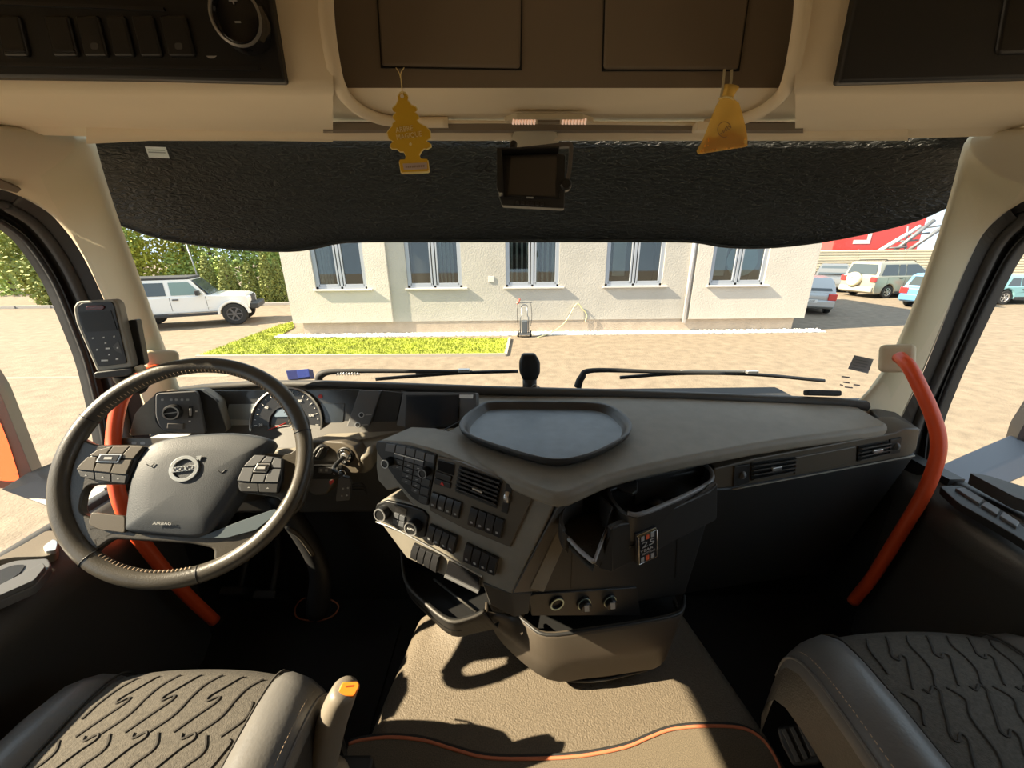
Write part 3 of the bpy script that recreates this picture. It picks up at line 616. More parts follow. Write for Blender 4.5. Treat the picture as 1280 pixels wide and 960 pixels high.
# strip between seam and recess: roller blind cassette
sp = []
for x in (404, 470, 560, 665, 770, 893, 1004):
    Y = seam_Y(x); sp.append([PY(x, 152, Y - .02), PY(x, 154, Y - .035), PY(x, 163, Y - .03), PY(x, 165, Y - .005), PY(x, 168, Y + .01)])
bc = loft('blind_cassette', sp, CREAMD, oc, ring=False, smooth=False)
tube('cassette_lip', [PY(490, 152, seam_Y(490) - .035), PY(665, 153, seam_Y(665) - .035), PY(880, 155, seam_Y(880) - .035)], .003, CREAM, bc, n=6)
box('cassette_end', PY(880, 159, seam_Y(880) - .04), (.02, .012, .008), CREAM, bc, bev=.003)
# windscreen header strip
hs = []
for x in range(108, 1214, 79):
    Y = seam_Y(x); hs.append([PY(x, seam_y(x) - 1, Y + .0), PY(x, seam_y(x) + 6, Y + .004), PY(x, 176 if 140 < x < 1190 else 180, Y + .01), PY(x, 172, Y + .05)])
loft('header_strip', hs, CREAM, oc, ring=False, smooth=True)
bd = [(404, -120), (407, 0), (413, 60), (423, 105), (438, 128), (462, 144), (495, 152), (560, 153)]
def bdp(q, k): f_ = (SWL if q[0] < 600 else SWR).hit(*q); g_e = PY(*q, seam_Y(q[0]) - .035); return f_.lerp(g_e, max(0, min(1, (q[1] - 95) / 58)) ** 1.4)
tube('recess_border', [bdp(q, 0) for q in bd], .010, CREAM, oc, n=10)
bd2 = [(1008, -120), (1004, 0), (996, 60), (985, 105), (970, 125), (948, 141), (915, 152), (880, 156)]
tube('recess_border', [bdp(q, 0) for q in bd2], .010, CREAM, oc, n=10)
for q in ([(470, -60), (652, -60), (650, 86), (478, 83)], [(758, -60), (942, -60), (922, 87), (754, 87)]):
    h = pp('locker_door', HT, q, CREAMD, oc, out=.006, depth=.03, bev=.004)  # door colour carries the same painted-in shade
    c = (sum(a for a, b in q) / 4, sum(b for a, b in q) / 4); pp('door_gap', HT, [(c[0] + (a - c[0]) * 1.022, c[1] + (b - c[1]) * 1.03) for a, b in q], BLACK, h, out=.0015, depth=.01)
# reading lamp in the underside
LAMPG = mat('lamp_lens', (.85, .55, .38), .25, emit=.35)
lpz = plane3(PY(630, 151, .90), PY(740, 152, .90), PY(690, 144, .865))
rl = pp('reading_lamp', lpz, [(630, 150), (646, 145), (728, 146), (742, 151), (735, 153), (637, 152)], PILLAR, oc, out=.004, depth=.01, bev=.002)
for a, b in ((640, 670), (702, 734)):
    for k in range(8):
        x = a + (b - a) * k / 8; pp('lens_rib', lpz, [(x, 150.5), (x + 1, 146.5), (x + 3.4, 146.5), (x + 2.6, 151)], LAMPG, rl, out=.007, depth=.005)
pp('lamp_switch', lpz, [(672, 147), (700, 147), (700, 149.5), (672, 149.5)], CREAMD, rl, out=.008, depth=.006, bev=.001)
# left switch panel
lp_ = pp('switch_panel', SWL, [(-160, 98), (-160, -100), (335, -100), (344, 0), (361, 106), (180, 102)], BLACK, oc, out=.012, depth=.03, bev=.004)
kc = SWL.hit(312, 34) + SWL.n * .012
kn = lathe('volume_knob', kc, SWL.n, [(.034, 0), (.033, .010), (.031, .018), (.026, .020), (.025, .016), (.0, .016)], GLOSSY, oc, n=32, smooth=False)
lathe('knob_ring', kc, SWL.n, [(.0300, .015), (.0312, .0205), (.0285, .0215), (.0270, .018)], mat('ring_grey', (.30, .29, .27), .35, metal=.5), kn, n=40)
ptext('plus_mark', '+', SWL, (303, 15), (313, 15), 8, DIM, kn, out=.0295); ptext('minus_mark', '-', SWL, (310, 40), (317, 40), 2, DIM, kn, out=.0295)
SWOV = mat('overhead_switch', (.014, .013, .012), .4)
for k, (a, b) in enumerate(((-42, -14), (10, 44), (70, 104), (108, 140), (144, 172), (176, 206), (210, 246))):
    s = pp('rocker_switch', SWL, [(a, 26), (b - 4, 26), (b + 8, 76), (a + 12, 76)], SWOV, oc, out=.017, depth=.01, bev=.003)
    if k < 3: pp('ridge', SWL, [(a + 16, 68), (b + 5, 68), (b + 6, 71), (a + 17, 71)], SWITCH, s, out=.0195, depth=.004)
    if k in (3, 6): pp('symbol', SWL, rnd([(a + 20, 60), (a + 29, 60), (a + 30, 68), (a + 21, 68)], 3), mat('faint_print', (.07, .068, .065), .6), s, out=.0175, depth=.001)
pp('lower_rail', SWL, [(-160, 84), (-160, 80), (330, 88), (332, 92)], SWITCH, lp_, out=.0145, depth=.004); pp('upper_rail', SWL, [(-100, 8), (-100, 4), (215, 16), (216, 20)], SWITCH, lp_, out=.0155, depth=.004)
pp('lamp_symbol', SWL, [(265, 74), (278, 74), (274, 77), (269, 77)], DIM, lp_, out=.0125, depth=.001)
for k in range(2): pp('arrow_symbol', SWL, [(136 + 16 * k, 4), (139 + 16 * k, 0), (141 + 16 * k, 4)], DIM, lp_, out=.0125, depth=.001)
# right storage panel
rp_ = pp('storage_panel', SWR, [(1440, 96), (1440, -100), (1082, -100), (1062, 0), (1041, 107), (1240, 102)], CHAR, oc, out=.012, depth=.03, bev=.005)
pp('storage_flap', SWR, [(1440, 66), (1440, -80), (1246, -80), (1242, 0), (1230, 72), (1236, 74)], SWOV, rp_, out=.016, depth=.01, bev=.005)
# coat hook slot over the driver door
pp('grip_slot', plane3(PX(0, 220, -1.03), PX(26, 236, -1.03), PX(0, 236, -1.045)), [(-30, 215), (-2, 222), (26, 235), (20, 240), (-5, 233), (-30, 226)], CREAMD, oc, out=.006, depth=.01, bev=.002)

# ------------------------------------------------------------------ sun visor outside the glass
VIS = bpy.data.materials.new('visor_black'); VIS.use_nodes = True; nt = VIS.node_tree; b = nt.nodes['Principled BSDF']
b.inputs['Base Color'].default_value = (.013, .0145, .014, 1); b.inputs['Roughness'].default_value = .34
ge = nt.nodes.new('ShaderNodeNewGeometry'); mp = nt.nodes.new('ShaderNodeMapping'); mp.inputs['Scale'].default_value = (45, 45, 130)
no = nt.nodes.new('ShaderNodeTexNoise'); no.inputs['Scale'].default_value = 1; no.inputs['Detail'].default_value = 4; no.inputs['Distortion'].default_value = 1.2
bp = nt.nodes.new('ShaderNodeBump'); bp.inputs['Strength'].default_value = 1; bp.inputs['Distance'].default_value = .010
nt.links.new(ge.outputs['Position'], mp.inputs[0]); nt.links.new(mp.outputs[0], no.inputs['Vector']); nt.links.new(no.outputs['Fac'], bp.inputs['Height']); nt.links.new(bp.outputs['Normal'], b.inputs['Normal'])
vb = [(60, 262), (110, 268), (150, 280), (190, 294), (240, 304), (300, 311), (360, 313), (395, 309), (430, 302), (500, 301), (600, 301), (700, 301), (780, 301), (830, 301), (870, 302), (900, 307), (930, 309), (970, 308), (1030, 301), (1100, 287), (1150, 273), (1190, 255), (1240, 235)]
def vY(x): return 1.21 - .20 * ((x - 655) / 560) ** 2
vg = []
for x, y in vb:
    Y = vY(x); vg.append([PY(x, 150, Y - .03), PY(x, 184, Y - .02)] + [PY(x, 184 + (y - 184) * k / 5, Y - .02 + .10 * k / 5 + (.012 * math.sin(k / 5 * 3.14))) for k in range(1, 6)] + [PY(x, y - .5, Y + .10)])
vo = tag(loft('sun_visor', vg, VIS, ring=False, smooth=True, solid=.006), 'wide black wrinkled sun visor across the top of the windscreen', 'visor')
tube('visor_edge', [PY(x, y, vY(x) + .08) for x, y in vb], .005, RUBBER, vo, n=6, sm=3)
vp = Plane(PY(197, 190, vY(197) - .035), V((.30, -1, -.25)))
st = pp('visor_label', vp, [(181, 183), (207, 184), (212, 198), (186, 197)], WHITE, None, depth=.001); tag(st, 'small white printed label in the corner of the sun visor', 'label')
for k in range(2): pp('print_line', vp, [(184.5 + k, 186.5 + k * 3), (206 + k * .7, 187.3 + k * 3), (206.4 + k * .7, 188.6 + k * 3), (185 + k, 187.8 + k * 3)], DIM, st, out=.0006, depth=.0005)
sp_ = Plane(PY(605, 205, vY(605) + .0), V((0, -1, -.5)))
ss = text('visor_lettering', 'SS', sp_.hit(605, 204) + sp_.n * .02, (1, 0, 0), (0, -.45, .9), .055, mat('letter_dark', (.004, .004, .004), .5), None, mirror=True); tag(ss, 'faint mirrored dark letters on the visor beside the monitor', 'lettering')

# ================================================================== DASHBOARD
da = thing('dashboard', R(0, .85, -.8), 'dark grey truck dashboard with driver-facing centre stack', 'dashboard')
# ledge along the windscreen foot
lg = [(150, 494), (205, 487), (250, 481), (320, 476), (400, 476), (500, 479), (640, 484), (760, 487), (850, 490), (950, 494), (1050, 498), (1086, 502)]
lz = lambda x: -.375 - .025 * max(0, min(1, (x - 300) / 500))
rows = []
for x, y in lg:
    p = PZ(x, y, lz(x)); rows.append([p + V((0, .16, -.20)), p + V((0, .05, -.045)), p + V((0, .016, -.004)), p + V((0, .006, .0)), p + V((0, -.004, -.003)), p + V((0, -.010, -.012)), p + V((0, -.006, -.026)), p + V((0, .03, -.032))])
loft('windscreen_ledge', rows, DASHD, da, ring=False, smooth=True)
# top slab, centre and passenger side
ZT = -.42
far = [(592, 489), (640, 491), (760, 494), (850, 497), (950, 501), (1050, 506), (1085, 513)]
frt = [(1112, 530), (1108, 534), (1050, 541), (990, 549), (940, 557), (860, 572), (800, 585), (760, 596), (728, 610), (712, 617), (695, 619), (672, 612), (630, 594), (585, 573), (545, 559), (536, 556), (541, 547), (556, 539), (575, 529), (588, 522)]
top = [PZ(x, y, ZT + .003) + V((0, .03, 0)) for x, y in far] + [PZ(x, y, ZT) for x, y in frt]
prism('top_panel', top, (0, 0, -.032), DASH, da, bev=.012, seg=4)
# panel seam
tube('seam', [PZ(536, 556, ZT + .001), PZ(540, 546, ZT + .001), PZ(556, 537, ZT + .001), PZ(580, 524, ZT + .001)], .0016, BLACK, da, n=6)
# driver side shelf under the instruments
ZS = -.497
sh = [(140, 560), (150, 549), (200, 544), (285, 545), (360, 547), (436, 549), (462, 540), (505, 538), (575, 533), (556, 541), (541, 549), (536, 557), (500, 551), (482, 549), (470, 555), (463, 566), (452, 572), (436, 570), (380, 566), (300, 560), (200, 560)]
def zsh(x): return -.497 + (.055 * max(0, min(1, (x - 430) / 100)))
shp = [PZ(x, y, zsh(x)) for x, y in sh]
prism('instrument_shelf', shp, (0, 0, -.05), DASH, da, bev=.010, seg=3)
MB().prism([R(-1.04, 1.02, -.40), R(-1.04, .90, -.50), R(-1.04, .93, -.72), R(-1.04, 1.04, -.80)], (.72, 0, 0)).build('lower_body', DASHD, da, bev=.01)
# instrument cluster
CP = plane3(PY(350, 488, 1.0), PY(420, 488, 1.0), PY(350, 548, .95))
MB().prism([CP.hit(*q) - CP.n * .012 for q in ((250, 490), (500, 488), (500, 552), (250, 552))], -CP.n * .05).build('cluster_back', DASHD, da)
cl = pp('instrument_cluster', CP, [(262, 488), (452, 487), (433, 549), (284, 547)], mat('cluster_face', (.045, .047, .048), .25, coat=.35), da, out=.004, depth=.02, bev=.002)
c3 = cv(180, 450, 5.3333); c4 = cv(380, 460, 5.3333); c5 = cv(450, 540, 5.3333); c2 = cv(60, 430, 5.3333); c6 = cv(640, 540, 4.5714); c8 = cv(400, 600, 2.6667)
pp('trip_display', CP, [c3(575, 295), c3(775, 292), c3(768, 462), c3(545, 458)], SCREENL, cl, out=.006, depth=.004, bev=.001)
pp('display_reflection_band', CP, [c3(530, 392), c3(768, 402), c3(766, 462), c3(545, 458)], mat('display_band', (.32, .34, .34), .2, coat=.4), cl, out=.0072, depth=.002)
dc = CP.hit(*c3(965, 420)); DN = CP.n
dl = lathe('speedometer', dc + DN * .004, DN, [(.098, 0), (.098, .008), (.094, .009), (.092, .006), (.052, .004), (.050, .010), (.046, .010), (.044, .004), (0, .004)], mat('dial_dark', (.022, .022, .023), .35), da, n=48)
lathe('dial_ring', dc + DN * .004, DN, [(.0985, .004), (.0995, .011), (.0955, .012), (.0945, .008)], SATIN, dl, n=64)
ex = V((1, 0, 0)) - DN * DN.x; ex.normalize(); ey = DN.cross(ex)
tk = MB()
for k in range(27):
    a = math.radians(225 - k * 270 / 26); dd = ex * math.cos(a) + ey * math.sin(a); L = .008 if k % 2 == 0 else .004
    tk.box(dc + DN * .0115 + dd * (.088 - L / 2), (L / 2, .0006, .0004), (dd, DN.cross(dd), DN))
tk.build('tick_marks', WHITE, dl)
for k in range(14):
    if k % 2 == 0:
        a = math.radians(225 - k * 270 / 13); dd = ex * math.cos(a) + ey * math.sin(a); text('numeral', str(k * 10), dc + DN * .0115 + dd * .070, ex, ey, .0105, WHITE, dl)
pp('trip_window', CP, rnd([c3(905, 330), c3(965, 318), c3(1020, 330), c3(1020, 375), c3(885, 378)], 2), mat('trip_blue', (.20, .26, .33), .25), dl, out=.0115, depth=.002)
tube('needle', [dc + DN * .014, dc + DN * .014 - ex * .058 - ey * .022], [.0022, .0010], RED, dl, n=6, sm=0)
ptext('odometer_text', '12:00' if False else 'R-12', CP, c3(915, 498), c3(990, 498), 4, WHITE, dl, out=.013)
pp('driver_display', CP, [c3(1185, 288), c3(1345, 290), c3(1330, 440), c3(1168, 436)], mat('display_dark', (.03, .037, .045), .2, coat=.4), cl, out=.006, depth=.004, bev=.001)
wl = CP.hit(*c4(116, 190)); lathe('warning_lamp', wl + DN * .004, DN, [(.0055, 0), (.0055, .002)], RED, cl, n=16)
# usb panel, dark wedge, navigation screen
us = pp('socket_panel', CP, [c4(378, 148), c4(520, 150), c4(437, 420), c4(282, 425)], PANELG, da, out=.012, depth=.03, bev=.003)
for (x, y) in ((395, 312), (370, 378)):
    q = CP.hit(*c4(x, y)) + DN * .012
    lathe('socket_ring', q, DN, [(.0075, 0), (.0075, .002), (.0055, .002), (.0055, .0005)], SATIN, us, n=20); pp('socket_tail', CP, [c4(x + 25, y - 3), c4(x + 66, y - 5), c4(x + 66, y), c4(x + 25, y + 3)], DIM, us, out=.0128, depth=.001)
    lathe('socket_hole', q, DN, [(.0053, 0), (.0053, .0012)], BLACK, us, n=16)
pp('dark_wedge', CP, [c4(522, 150), c4(662, 165), c4(608, 418), c4(437, 422)], BLACK, da, out=.006, depth=.03, bev=.002)
NP = plane3(PY(520, 492, .985), PY(570, 491, .975), PY(540, 535, .945))
nv = pp('navigation_unit', NP, rnd([c4(664, 160), c4(1150, 165), c4(1150, 380), c4(1035, 385), c4(680, 412), c4(614, 414)], 2), PANELG, da, out=.004, depth=.04, bev=.003)
pp('screen_bezel', NP, [c4(684, 180), c4(1042, 180), c4(1032, 388), c4(678, 412)], BLACK, nv, out=.007, depth=.006, bev=.001)
pp('touch_screen', NP, [c4(694, 190), c4(1034, 188), c4(1026, 380), c4(690, 402)], SCREEN, nv, out=.009, depth=.004)
pp('paper_tag', NP, [c4(1042, 178), c4(1132, 178), c4(1130, 203), c4(1040, 200)], WHITE, nv, out=.010, depth=.002)
# light control panel
LP = plane3(PY(225, 490, .90), PY(250, 489, .915), PY(228, 540, .875))
lc = pp('light_panel_housing', LP, rnd([c2(520, 620), c2(560, 470), c2(600, 425), c2(712, 328), c2(1000, 308), c2(1120, 390), c2(1190, 590), c2(1060, 606), c2(780, 606)], 4), DASH, da, out=-.012, depth=.07, bev=.006)
pp('housing_shadow_gap', LP, rnd([c2(700, 325), c2(1004, 305), c2(1115, 380), c2(1185, 592), c2(1058, 603), c2(790, 590), c2(735, 565), c2(703, 520)], 5), BLACK, lc, out=-.008, depth=.02)  # black side wall behind and around the light panel
lf = pp('light_panel', LP, rnd([c2(722, 328), c2(998, 312), c2(1056, 598), c2(800, 582), c2(755, 560), c2(722, 480)], 5), PANELG, lc, out=.006, depth=.03, bev=.003)
q = LP.hit(*c2(845, 450)) + LP.n * .006
kn = lathe('rotary_switch', q, LP.n, [(.0195, -.001), (.0185, .012), (.0165, .018), (.0125, .0185), (.012, .016), (0, .016)], CHAR, da, n=32)
kn.parent = lc; kn.matrix_parent_inverse = Matrix.Translation(-ORG[lc.name])
lathe('switch_ring', q, LP.n, [(.0165, .0165), (.0165, .0195), (.0135, .0195), (.0130, .0165)], SATIN, lc, n=40)
box('switch_bar', q + LP.n * .018, (.0125, .0012, .0012), DIM, lc, ax=(LP.n.cross(V((0, 0, 1))).normalized() * -1, LP.n.cross(V((1, 0, 0))).normalized(), LP.n))
pp('thumb_wheel', LP, [c2(948, 412), c2(972, 412), c2(970, 488), c2(944, 490)], BLACK, lc, out=.0085, depth=.005); pp('thumb_wheel_ribs', LP, rnd([c2(952, 425), c2(968, 425), c2(968, 475), c2(952, 475)], 2), SATIN, lc, out=.012, depth=.005, bev=.001)
pp('blank_switch', LP, [c2(806, 525), c2(912, 526), c2(908, 562), c2(802, 560)], mat('switch_grey', (.16, .15, .14), .4), lc, out=.009, depth=.005, bev=.0015)
for x in (770, 828, 862, 900, 938): pp('lamp_symbol', LP, rnd([c2(x - 9, 362), c2(x + 9, 362), c2(x + 9, 376), c2(x - 9, 376)], .8), DIM, lc, out=.0068, depth=.001)
for x, y in ((996, 446), (952, 512)): pp('pointer_mark', LP, [c2(x - 8, y - 4), c2(x + 6, y - 4), c2(x + 6, y + 4), c2(x - 8, y + 4)], WHITE, lc, out=.0068, depth=.001)

# ---- centre stack
SA = PZ(470, 560, -.42); SB = PZ(700, 620, -.44); SC_ = PY(640, 745, .60); SP = plane3(SA, SB, SC_)
SN = SP.n
cs = pp('stack_housing', SP, [c5(100, 88), c5(125, 58), c5(300, 70), c5(520, 130), c5(800, 250), c5(1185, 380), c5(1330, 435), c5(1010, 1100), c5(640, 1000), c5(560, 975), c5(300, 850), c5(115, 600), c5(100, 540), c5(120, 470), c5(200, 440), c5(330, 480), c5(250, 380), c5(170, 400), c5(108, 330), c5(95, 240)], DASH, da, out=-.004, depth=.12, bev=.006, seg=3)
# radio
rd = pp('radio_panel', SP, rnd([c5(104, 92), c5(116, 62), c5(180, 68), c5(330, 95), c5(510, 150), c5(455, 490), c5(405, 478), c5(340, 430), c5(250, 330), c5(160, 200), c5(118, 140)], 1.2), GLOSSY if False else BLACK, da, out=.001, depth=.01, bev=.0015)
BTN = mat('radio_button', (.045, .046, .048), .35, bump=.1, bscale=900); BTNT = mat('radio_button_top', (.085, .090, .098), .35)
tops = [(178, 74), (246, 84), (314, 98), (378, 116), (442, 136), (506, 156)]
for k in range(5):
    (a, b), (c, d) = tops[k], tops[k + 1]; pp('radio_key', SP, [c5(a + 3, b + 2), c5(c - 3, d - 1), c5(c - 10, d + 50), c5(a - 5, b + 50)], BTNT, rd, out=.004, depth=.006, bev=.001)
def lerp2(p, q, t): return (p[0] + (q[0] - p[0]) * t, p[1] + (q[1] - p[1]) * t)
colT = [(236, 134), (303, 152), (370, 172), (434, 192)]; colB = [(196, 380), (268, 402), (340, 430), (396, 456)]
for r in range(7):
    for c in range(3):
        t0, t1 = r / 7 + .012, (r + 1) / 7 - .012
        a, b = lerp2(colT[c], colB[c], t0), lerp2(colT[c + 1], colB[c + 1], t0); e, f = lerp2(colT[c + 1], colB[c + 1], t1), lerp2(colT[c], colB[c], t1)
        # keys left of the curved lower edge are not there
        lim = 170 + (f[1] - 200) * .80
        if f[0] < lim - 2: continue
        pp('radio_key', SP, [c5(a[0] + 3, a[1]), c5(b[0] - 3, b[1]), c5(e[0] - 3, e[1]), c5(f[0] + 3, f[1])], BTN if r else BTNT, rd, out=.0035, depth=.006, bev=.0008)
        if 0 < r < 6: 
            m_ = lerp2(a, e, .5); pp('key_print', SP, [c5(m_[0] - 7, m_[1] - 3), c5(m_[0] + 7, m_[1] - 1), c5(m_[0] + 7, m_[1] + 4), c5(m_[0] - 7, m_[1] + 2)], DIM, rd, out=.004, depth=.001)
for k in range(3): pp('radio_key', SP, [c5(418 - k * 8, 300 + k * 58), c5(474 - k * 8, 318 + k * 58), c5(466 - k * 8, 364 + k * 58), c5(410 - k * 8, 346 + k * 58)], BTN, rd, out=.0035, depth=.006, bev=.0008)
pp('silver_line', SP, [c5(238, 136), c5(434, 190), c5(433, 195), c5(237, 141)], SATIN, rd, out=.0045, depth=.002)
def knob(parent, px, r, h, ringm, name='knob', txt=None):
    q = SP.hit(*px) + SN * .001; o = lathe(name, q, SN, [(r, 0), (r * .96, h * .85), (r * .9, h), (r * .72, h), (r * .7, h * .93), (0, h * .93)], BLACK, parent, n=32)
    lathe('knob_ring', q, SN, [(r * .93, h * .9), (r * .92, h * 1.03), (r * .76, h * 1.03), (r * .74, h * .9)], ringm, parent, n=36)
    if txt: text('knob_text', txt, q + SN * (h * .95), SN.cross(V((0, 0, 1))) * -1, V((0, 0, 1)), r * .36, WHITE, parent)
    return o
knob(rd, c5(205, 192), .0105, .020, SATIN); knob(rd, c5(448, 258), .0105, .018, mat('ring_dark', (.3, .3, .3), .3, metal=.7))
# vent module plate
vm = pp('vent_module', SP, [c5(520, 160), c5(668, 200), c5(960, 318), c5(1180, 385), c5(1000, 768), c5(690, 640), c5(462, 520), c5(478, 380)], BROWN, da, out=.002, depth=.02, bev=.003)
pp('clock_display', SP, [c5(528, 178), c5(640, 210), c5(630, 288), c5(522, 250)], GLOSSY, vm, out=.004, depth=.003, bev=.001)
for k in range(2): 
    b_ = pp('hazard_key' if k else 'clock_key', SP, [c5(512 - k * 6, 254 + k * 46), c5(618 - k * 4, 290 + k * 46), c5(612 - k * 4, 326 + k * 46), c5(508 - k * 6, 292 + k * 46)], SWITCH, vm, out=.006, depth=.006, bev=.0015)
    if k: pp('hazard_mark', SP, [c5(545, 340), c5(558, 322), c5(572, 350)], RED, vm, out=.0068, depth=.001)
vt = pp('air_vent', SP, [c5(668, 222), c5(950, 320), c5(915, 505), c5(640, 392)], BLACK, da, out=.0035, depth=.004)
for k in range(6):
    t = (k + .5) / 6; A, B = lerp2((672, 232), (644, 385), t), lerp2((944, 328), (914, 495), t)
    a, b = SP.hit(*c5(*A)), SP.hit(*c5(*B)); d = (b - a).normalized(); up = SN.cross(d)
    box('vent_slat', (a + b) / 2 + SN * .006, ((b - a).length / 2, .0022, .007), CHAR, vt, ax=(d, up, (SN * .8 + up * .6).normalized()), bev=.0008)
pp('vent_tab', SP, [c5(768, 352), c5(835, 380), c5(832, 392), c5(766, 364)], SATIN, vt, out=.014, depth=.006, bev=.001)
pp('wheel_slot', SP, [c5(982, 340), c5(1022, 346), c5(986, 538), c5(946, 524)], BLACK, vm, out=.004, depth=.003)
q = SP.hit(*c5(988, 430)); d = SN.cross(V((0, 0, 1))).normalized(); lathe('vent_wheel', q - d * .004, d, [(.012, 0), (.013, .002), (.013, .007), (.012, .009)], SATIN, vm, n=24)
# switch banks
def bank(name, quad, n, prints=True):
    tl, tr, br, bl2 = quad; bk = pp(name, SP, [c5(*p) for p in quad], BLACK, da, out=.0035, depth=.006, bev=.001)
    for k in range(n):
        t0, t1 = (k + .06) / n, (k + .94) / n
        a, b, e, f = lerp2(tl, tr, t0), lerp2(tl, tr, t1), lerp2(bl2, br, t1), lerp2(bl2, br, t0)
        P = [SP.hit(*c5(*z)) for z in (a, b, e, f)]; mid1, mid2 = P[0].lerp(P[3], .45), P[1].lerp(P[2], .45)
        v = [P[0] + SN * .007, P[1] + SN * .007, mid2 + SN * .011, mid1 + SN * .011, P[2] + SN * .0065, P[3] + SN * .0065] + [p + SN * .002 for p in P]
        o = mesh('rocker_switch', v, [(0, 1, 2, 3), (3, 2, 4, 5), (0, 3, 5, 9, 6), (1, 7, 8, 4, 2), (5, 4, 8, 9), (1, 0, 6, 7), (6, 9, 8, 7)], SWITCH, bk, bev=.0008)
        if prints:
            m_ = lerp2(lerp2(a, f, .74), lerp2(b, e, .74), .5); w = 9
            pp('symbol', SP, [c5(m_[0] - w, m_[1] - w * .9), c5(m_[0] + w * .6, m_[1] - w * .5), c5(m_[0] + w, m_[1] + w), c5(m_[0] - w * .8, m_[1] + w * .6)], DIM, bk, out=.0098, depth=.0012)
    return bk
bank('switch_bank', ((492, 392), (688, 462), (668, 572), (468, 488)), 4)
bank('switch_bank', ((745, 490), (972, 578), (946, 700), (720, 606)), 4)
bank('switch_bank', ((470, 610), (656, 694), (632, 806), (446, 712)), 4)
bank('switch_bank', ((712, 735), (930, 838), (904, 950), (690, 850)), 4)
bank('switch_bank', ((364, 738), (540, 822), (518, 930), (342, 826)), 4, False)
# climate pod
pod = pp('climate_panel', SP, rnd([c5(100, 540), c5(112, 478), c5(180, 455), c5(330, 490), c5(420, 520), c5(455, 560), c5(435, 700), c5(380, 700), c5(250, 640), c5(125, 585)], 2), BLACK, da, out=.002, depth=.02, bev=.003)
knob(pod, c5(170, 528), .0165, .020, SATIN, 'temperature_knob'); knob(pod, c5(372, 618), .0172, .020, SATIN, 'fan_knob', 'AUTO')
pp('climate_display', SP, [c5(238, 478), c5(320, 510), c5(312, 550), c5(232, 520)], GLOSSY, pod, out=.004, depth=.002)
for r in range(2):
    for c in range(2): pp('climate_key', SP, [c5(236 + c * 38 - r * 5, 530 + c * 16 + r * 40), c5(270 + c * 38 - r * 5, 544 + c * 16 + r * 40), c5(266 + c * 38 - r * 5, 576 + c * 16 + r * 40), c5(232 + c * 38 - r * 5, 562 + c * 16 + r * 40)], BTNT, pod, out=.0055, depth=.005, bev=.001)
tube('climate_trim', [SP.hit(*c5(*p)) + SN * .006 for p in ((118, 590), (250, 640), (420, 728), (600, 830), (820, 952))], .0018, SATIN, cs, n=6)
# card slot
sl_ = pp('card_slot', SP, [c5(592, 856), c5(806, 966), c5(800, 1050), c5(575, 940)], GLOSSY, da, out=.0035, depth=.006, bev=.001)
pp('slot_lip', SP, [c5(575, 940), c5(800, 1050), c5(796, 1064), c5(570, 955)], PANELG, sl_, out=.008, depth=.006, bev=.001)

# ---- body right of the stack with cup holder, sockets, bins
LB = plane3(PY(690, 750, .66), PY(850, 740, .76), PY(690, 750, .66) + V((0, 0, .2)))
LN = LB.n
pp('console_body', LB, [(690, 640), (760, 600), (893, 585), (890, 640), (872, 700), (858, 745), (700, 770), (655, 766), (668, 725), (684, 680)], CHAR, da, out=0, depth=.2, bev=.012, seg=3)
pp('panel_groove', LB, [(846, 670), (847.5, 670), (845, 722), (843.5, 722)], BLACK, da, out=.001, depth=.004); pp('panel_groove', LB, [(716, 665), (717.5, 665), (715, 735), (713.5, 735)], BLACK, da, out=.001, depth=.004)
# sloping corner trim between stack and console
prism('corner_trim', [SP.hit(702, 627), SP.hit(640, 744), SP.hit(640, 744) + V((.02, .05, -.02)), LB.hit(672, 742, .012), LB.hit(706, 664, .012), LB.hit(716, 640, .01)], (0, .06, 0), DASHD, da, bev=.004)
prism('corner_rib', [LB.hit(662, 736, .02), LB.hit(680, 741, .02), LB.hit(712, 668, .02), LB.hit(698, 660, .02)], -LN * .04, DASH, da, bev=.003)
# side of stack (chamfer down to the bin)
prism('stack_foot', [SP.hit(602, 728), SP.hit(640, 744), LB.hit(664, 742, .005), LB.hit(660, 768, 0), SP.hit(642, 770), SP.hit(612, 756)], -SN * .06, DASHD, da, bev=.004)
pp('socket_strip', LB, [(660, 744), (668, 741), (795, 733), (800, 768), (664, 768)], mat('strip_dark', (.025, .024, .023), .45), da, out=.004, depth=.02, bev=.002)
for k, (x, y) in enumerate(((694.5, 751), (728, 751), (760, 748))):
    q = LB.hit(x, y) + LN * .004
    o = lathe('power_socket', q, LN, [(.0175, 0), (.0175, .004), (.016, .006), (.0125, .006), (.0115, .001), (0, .0005)] if k == 0 else [(.0175, 0), (.0175, .004), (.016, .006), (.014, .007), (.014, .016), (.012, .018), (0, .018)], BLACK, da, n=28)
    lathe('socket_ring', q, LN, [(.0165, .0055), (.0165, .0068), (.0135, .0068), (.0130, .005)], mat('socket_green', (.42, .52, .45), .3, metal=.6), o, n=32)
    if k: pp('socket_symbol', LB, [(x - 3, y - 4), (x + 2.5, y - 4.5), (x + 3, y + 3), (x - 2.5, y + 3.5)], DIM, o, out=.0232, depth=.001)

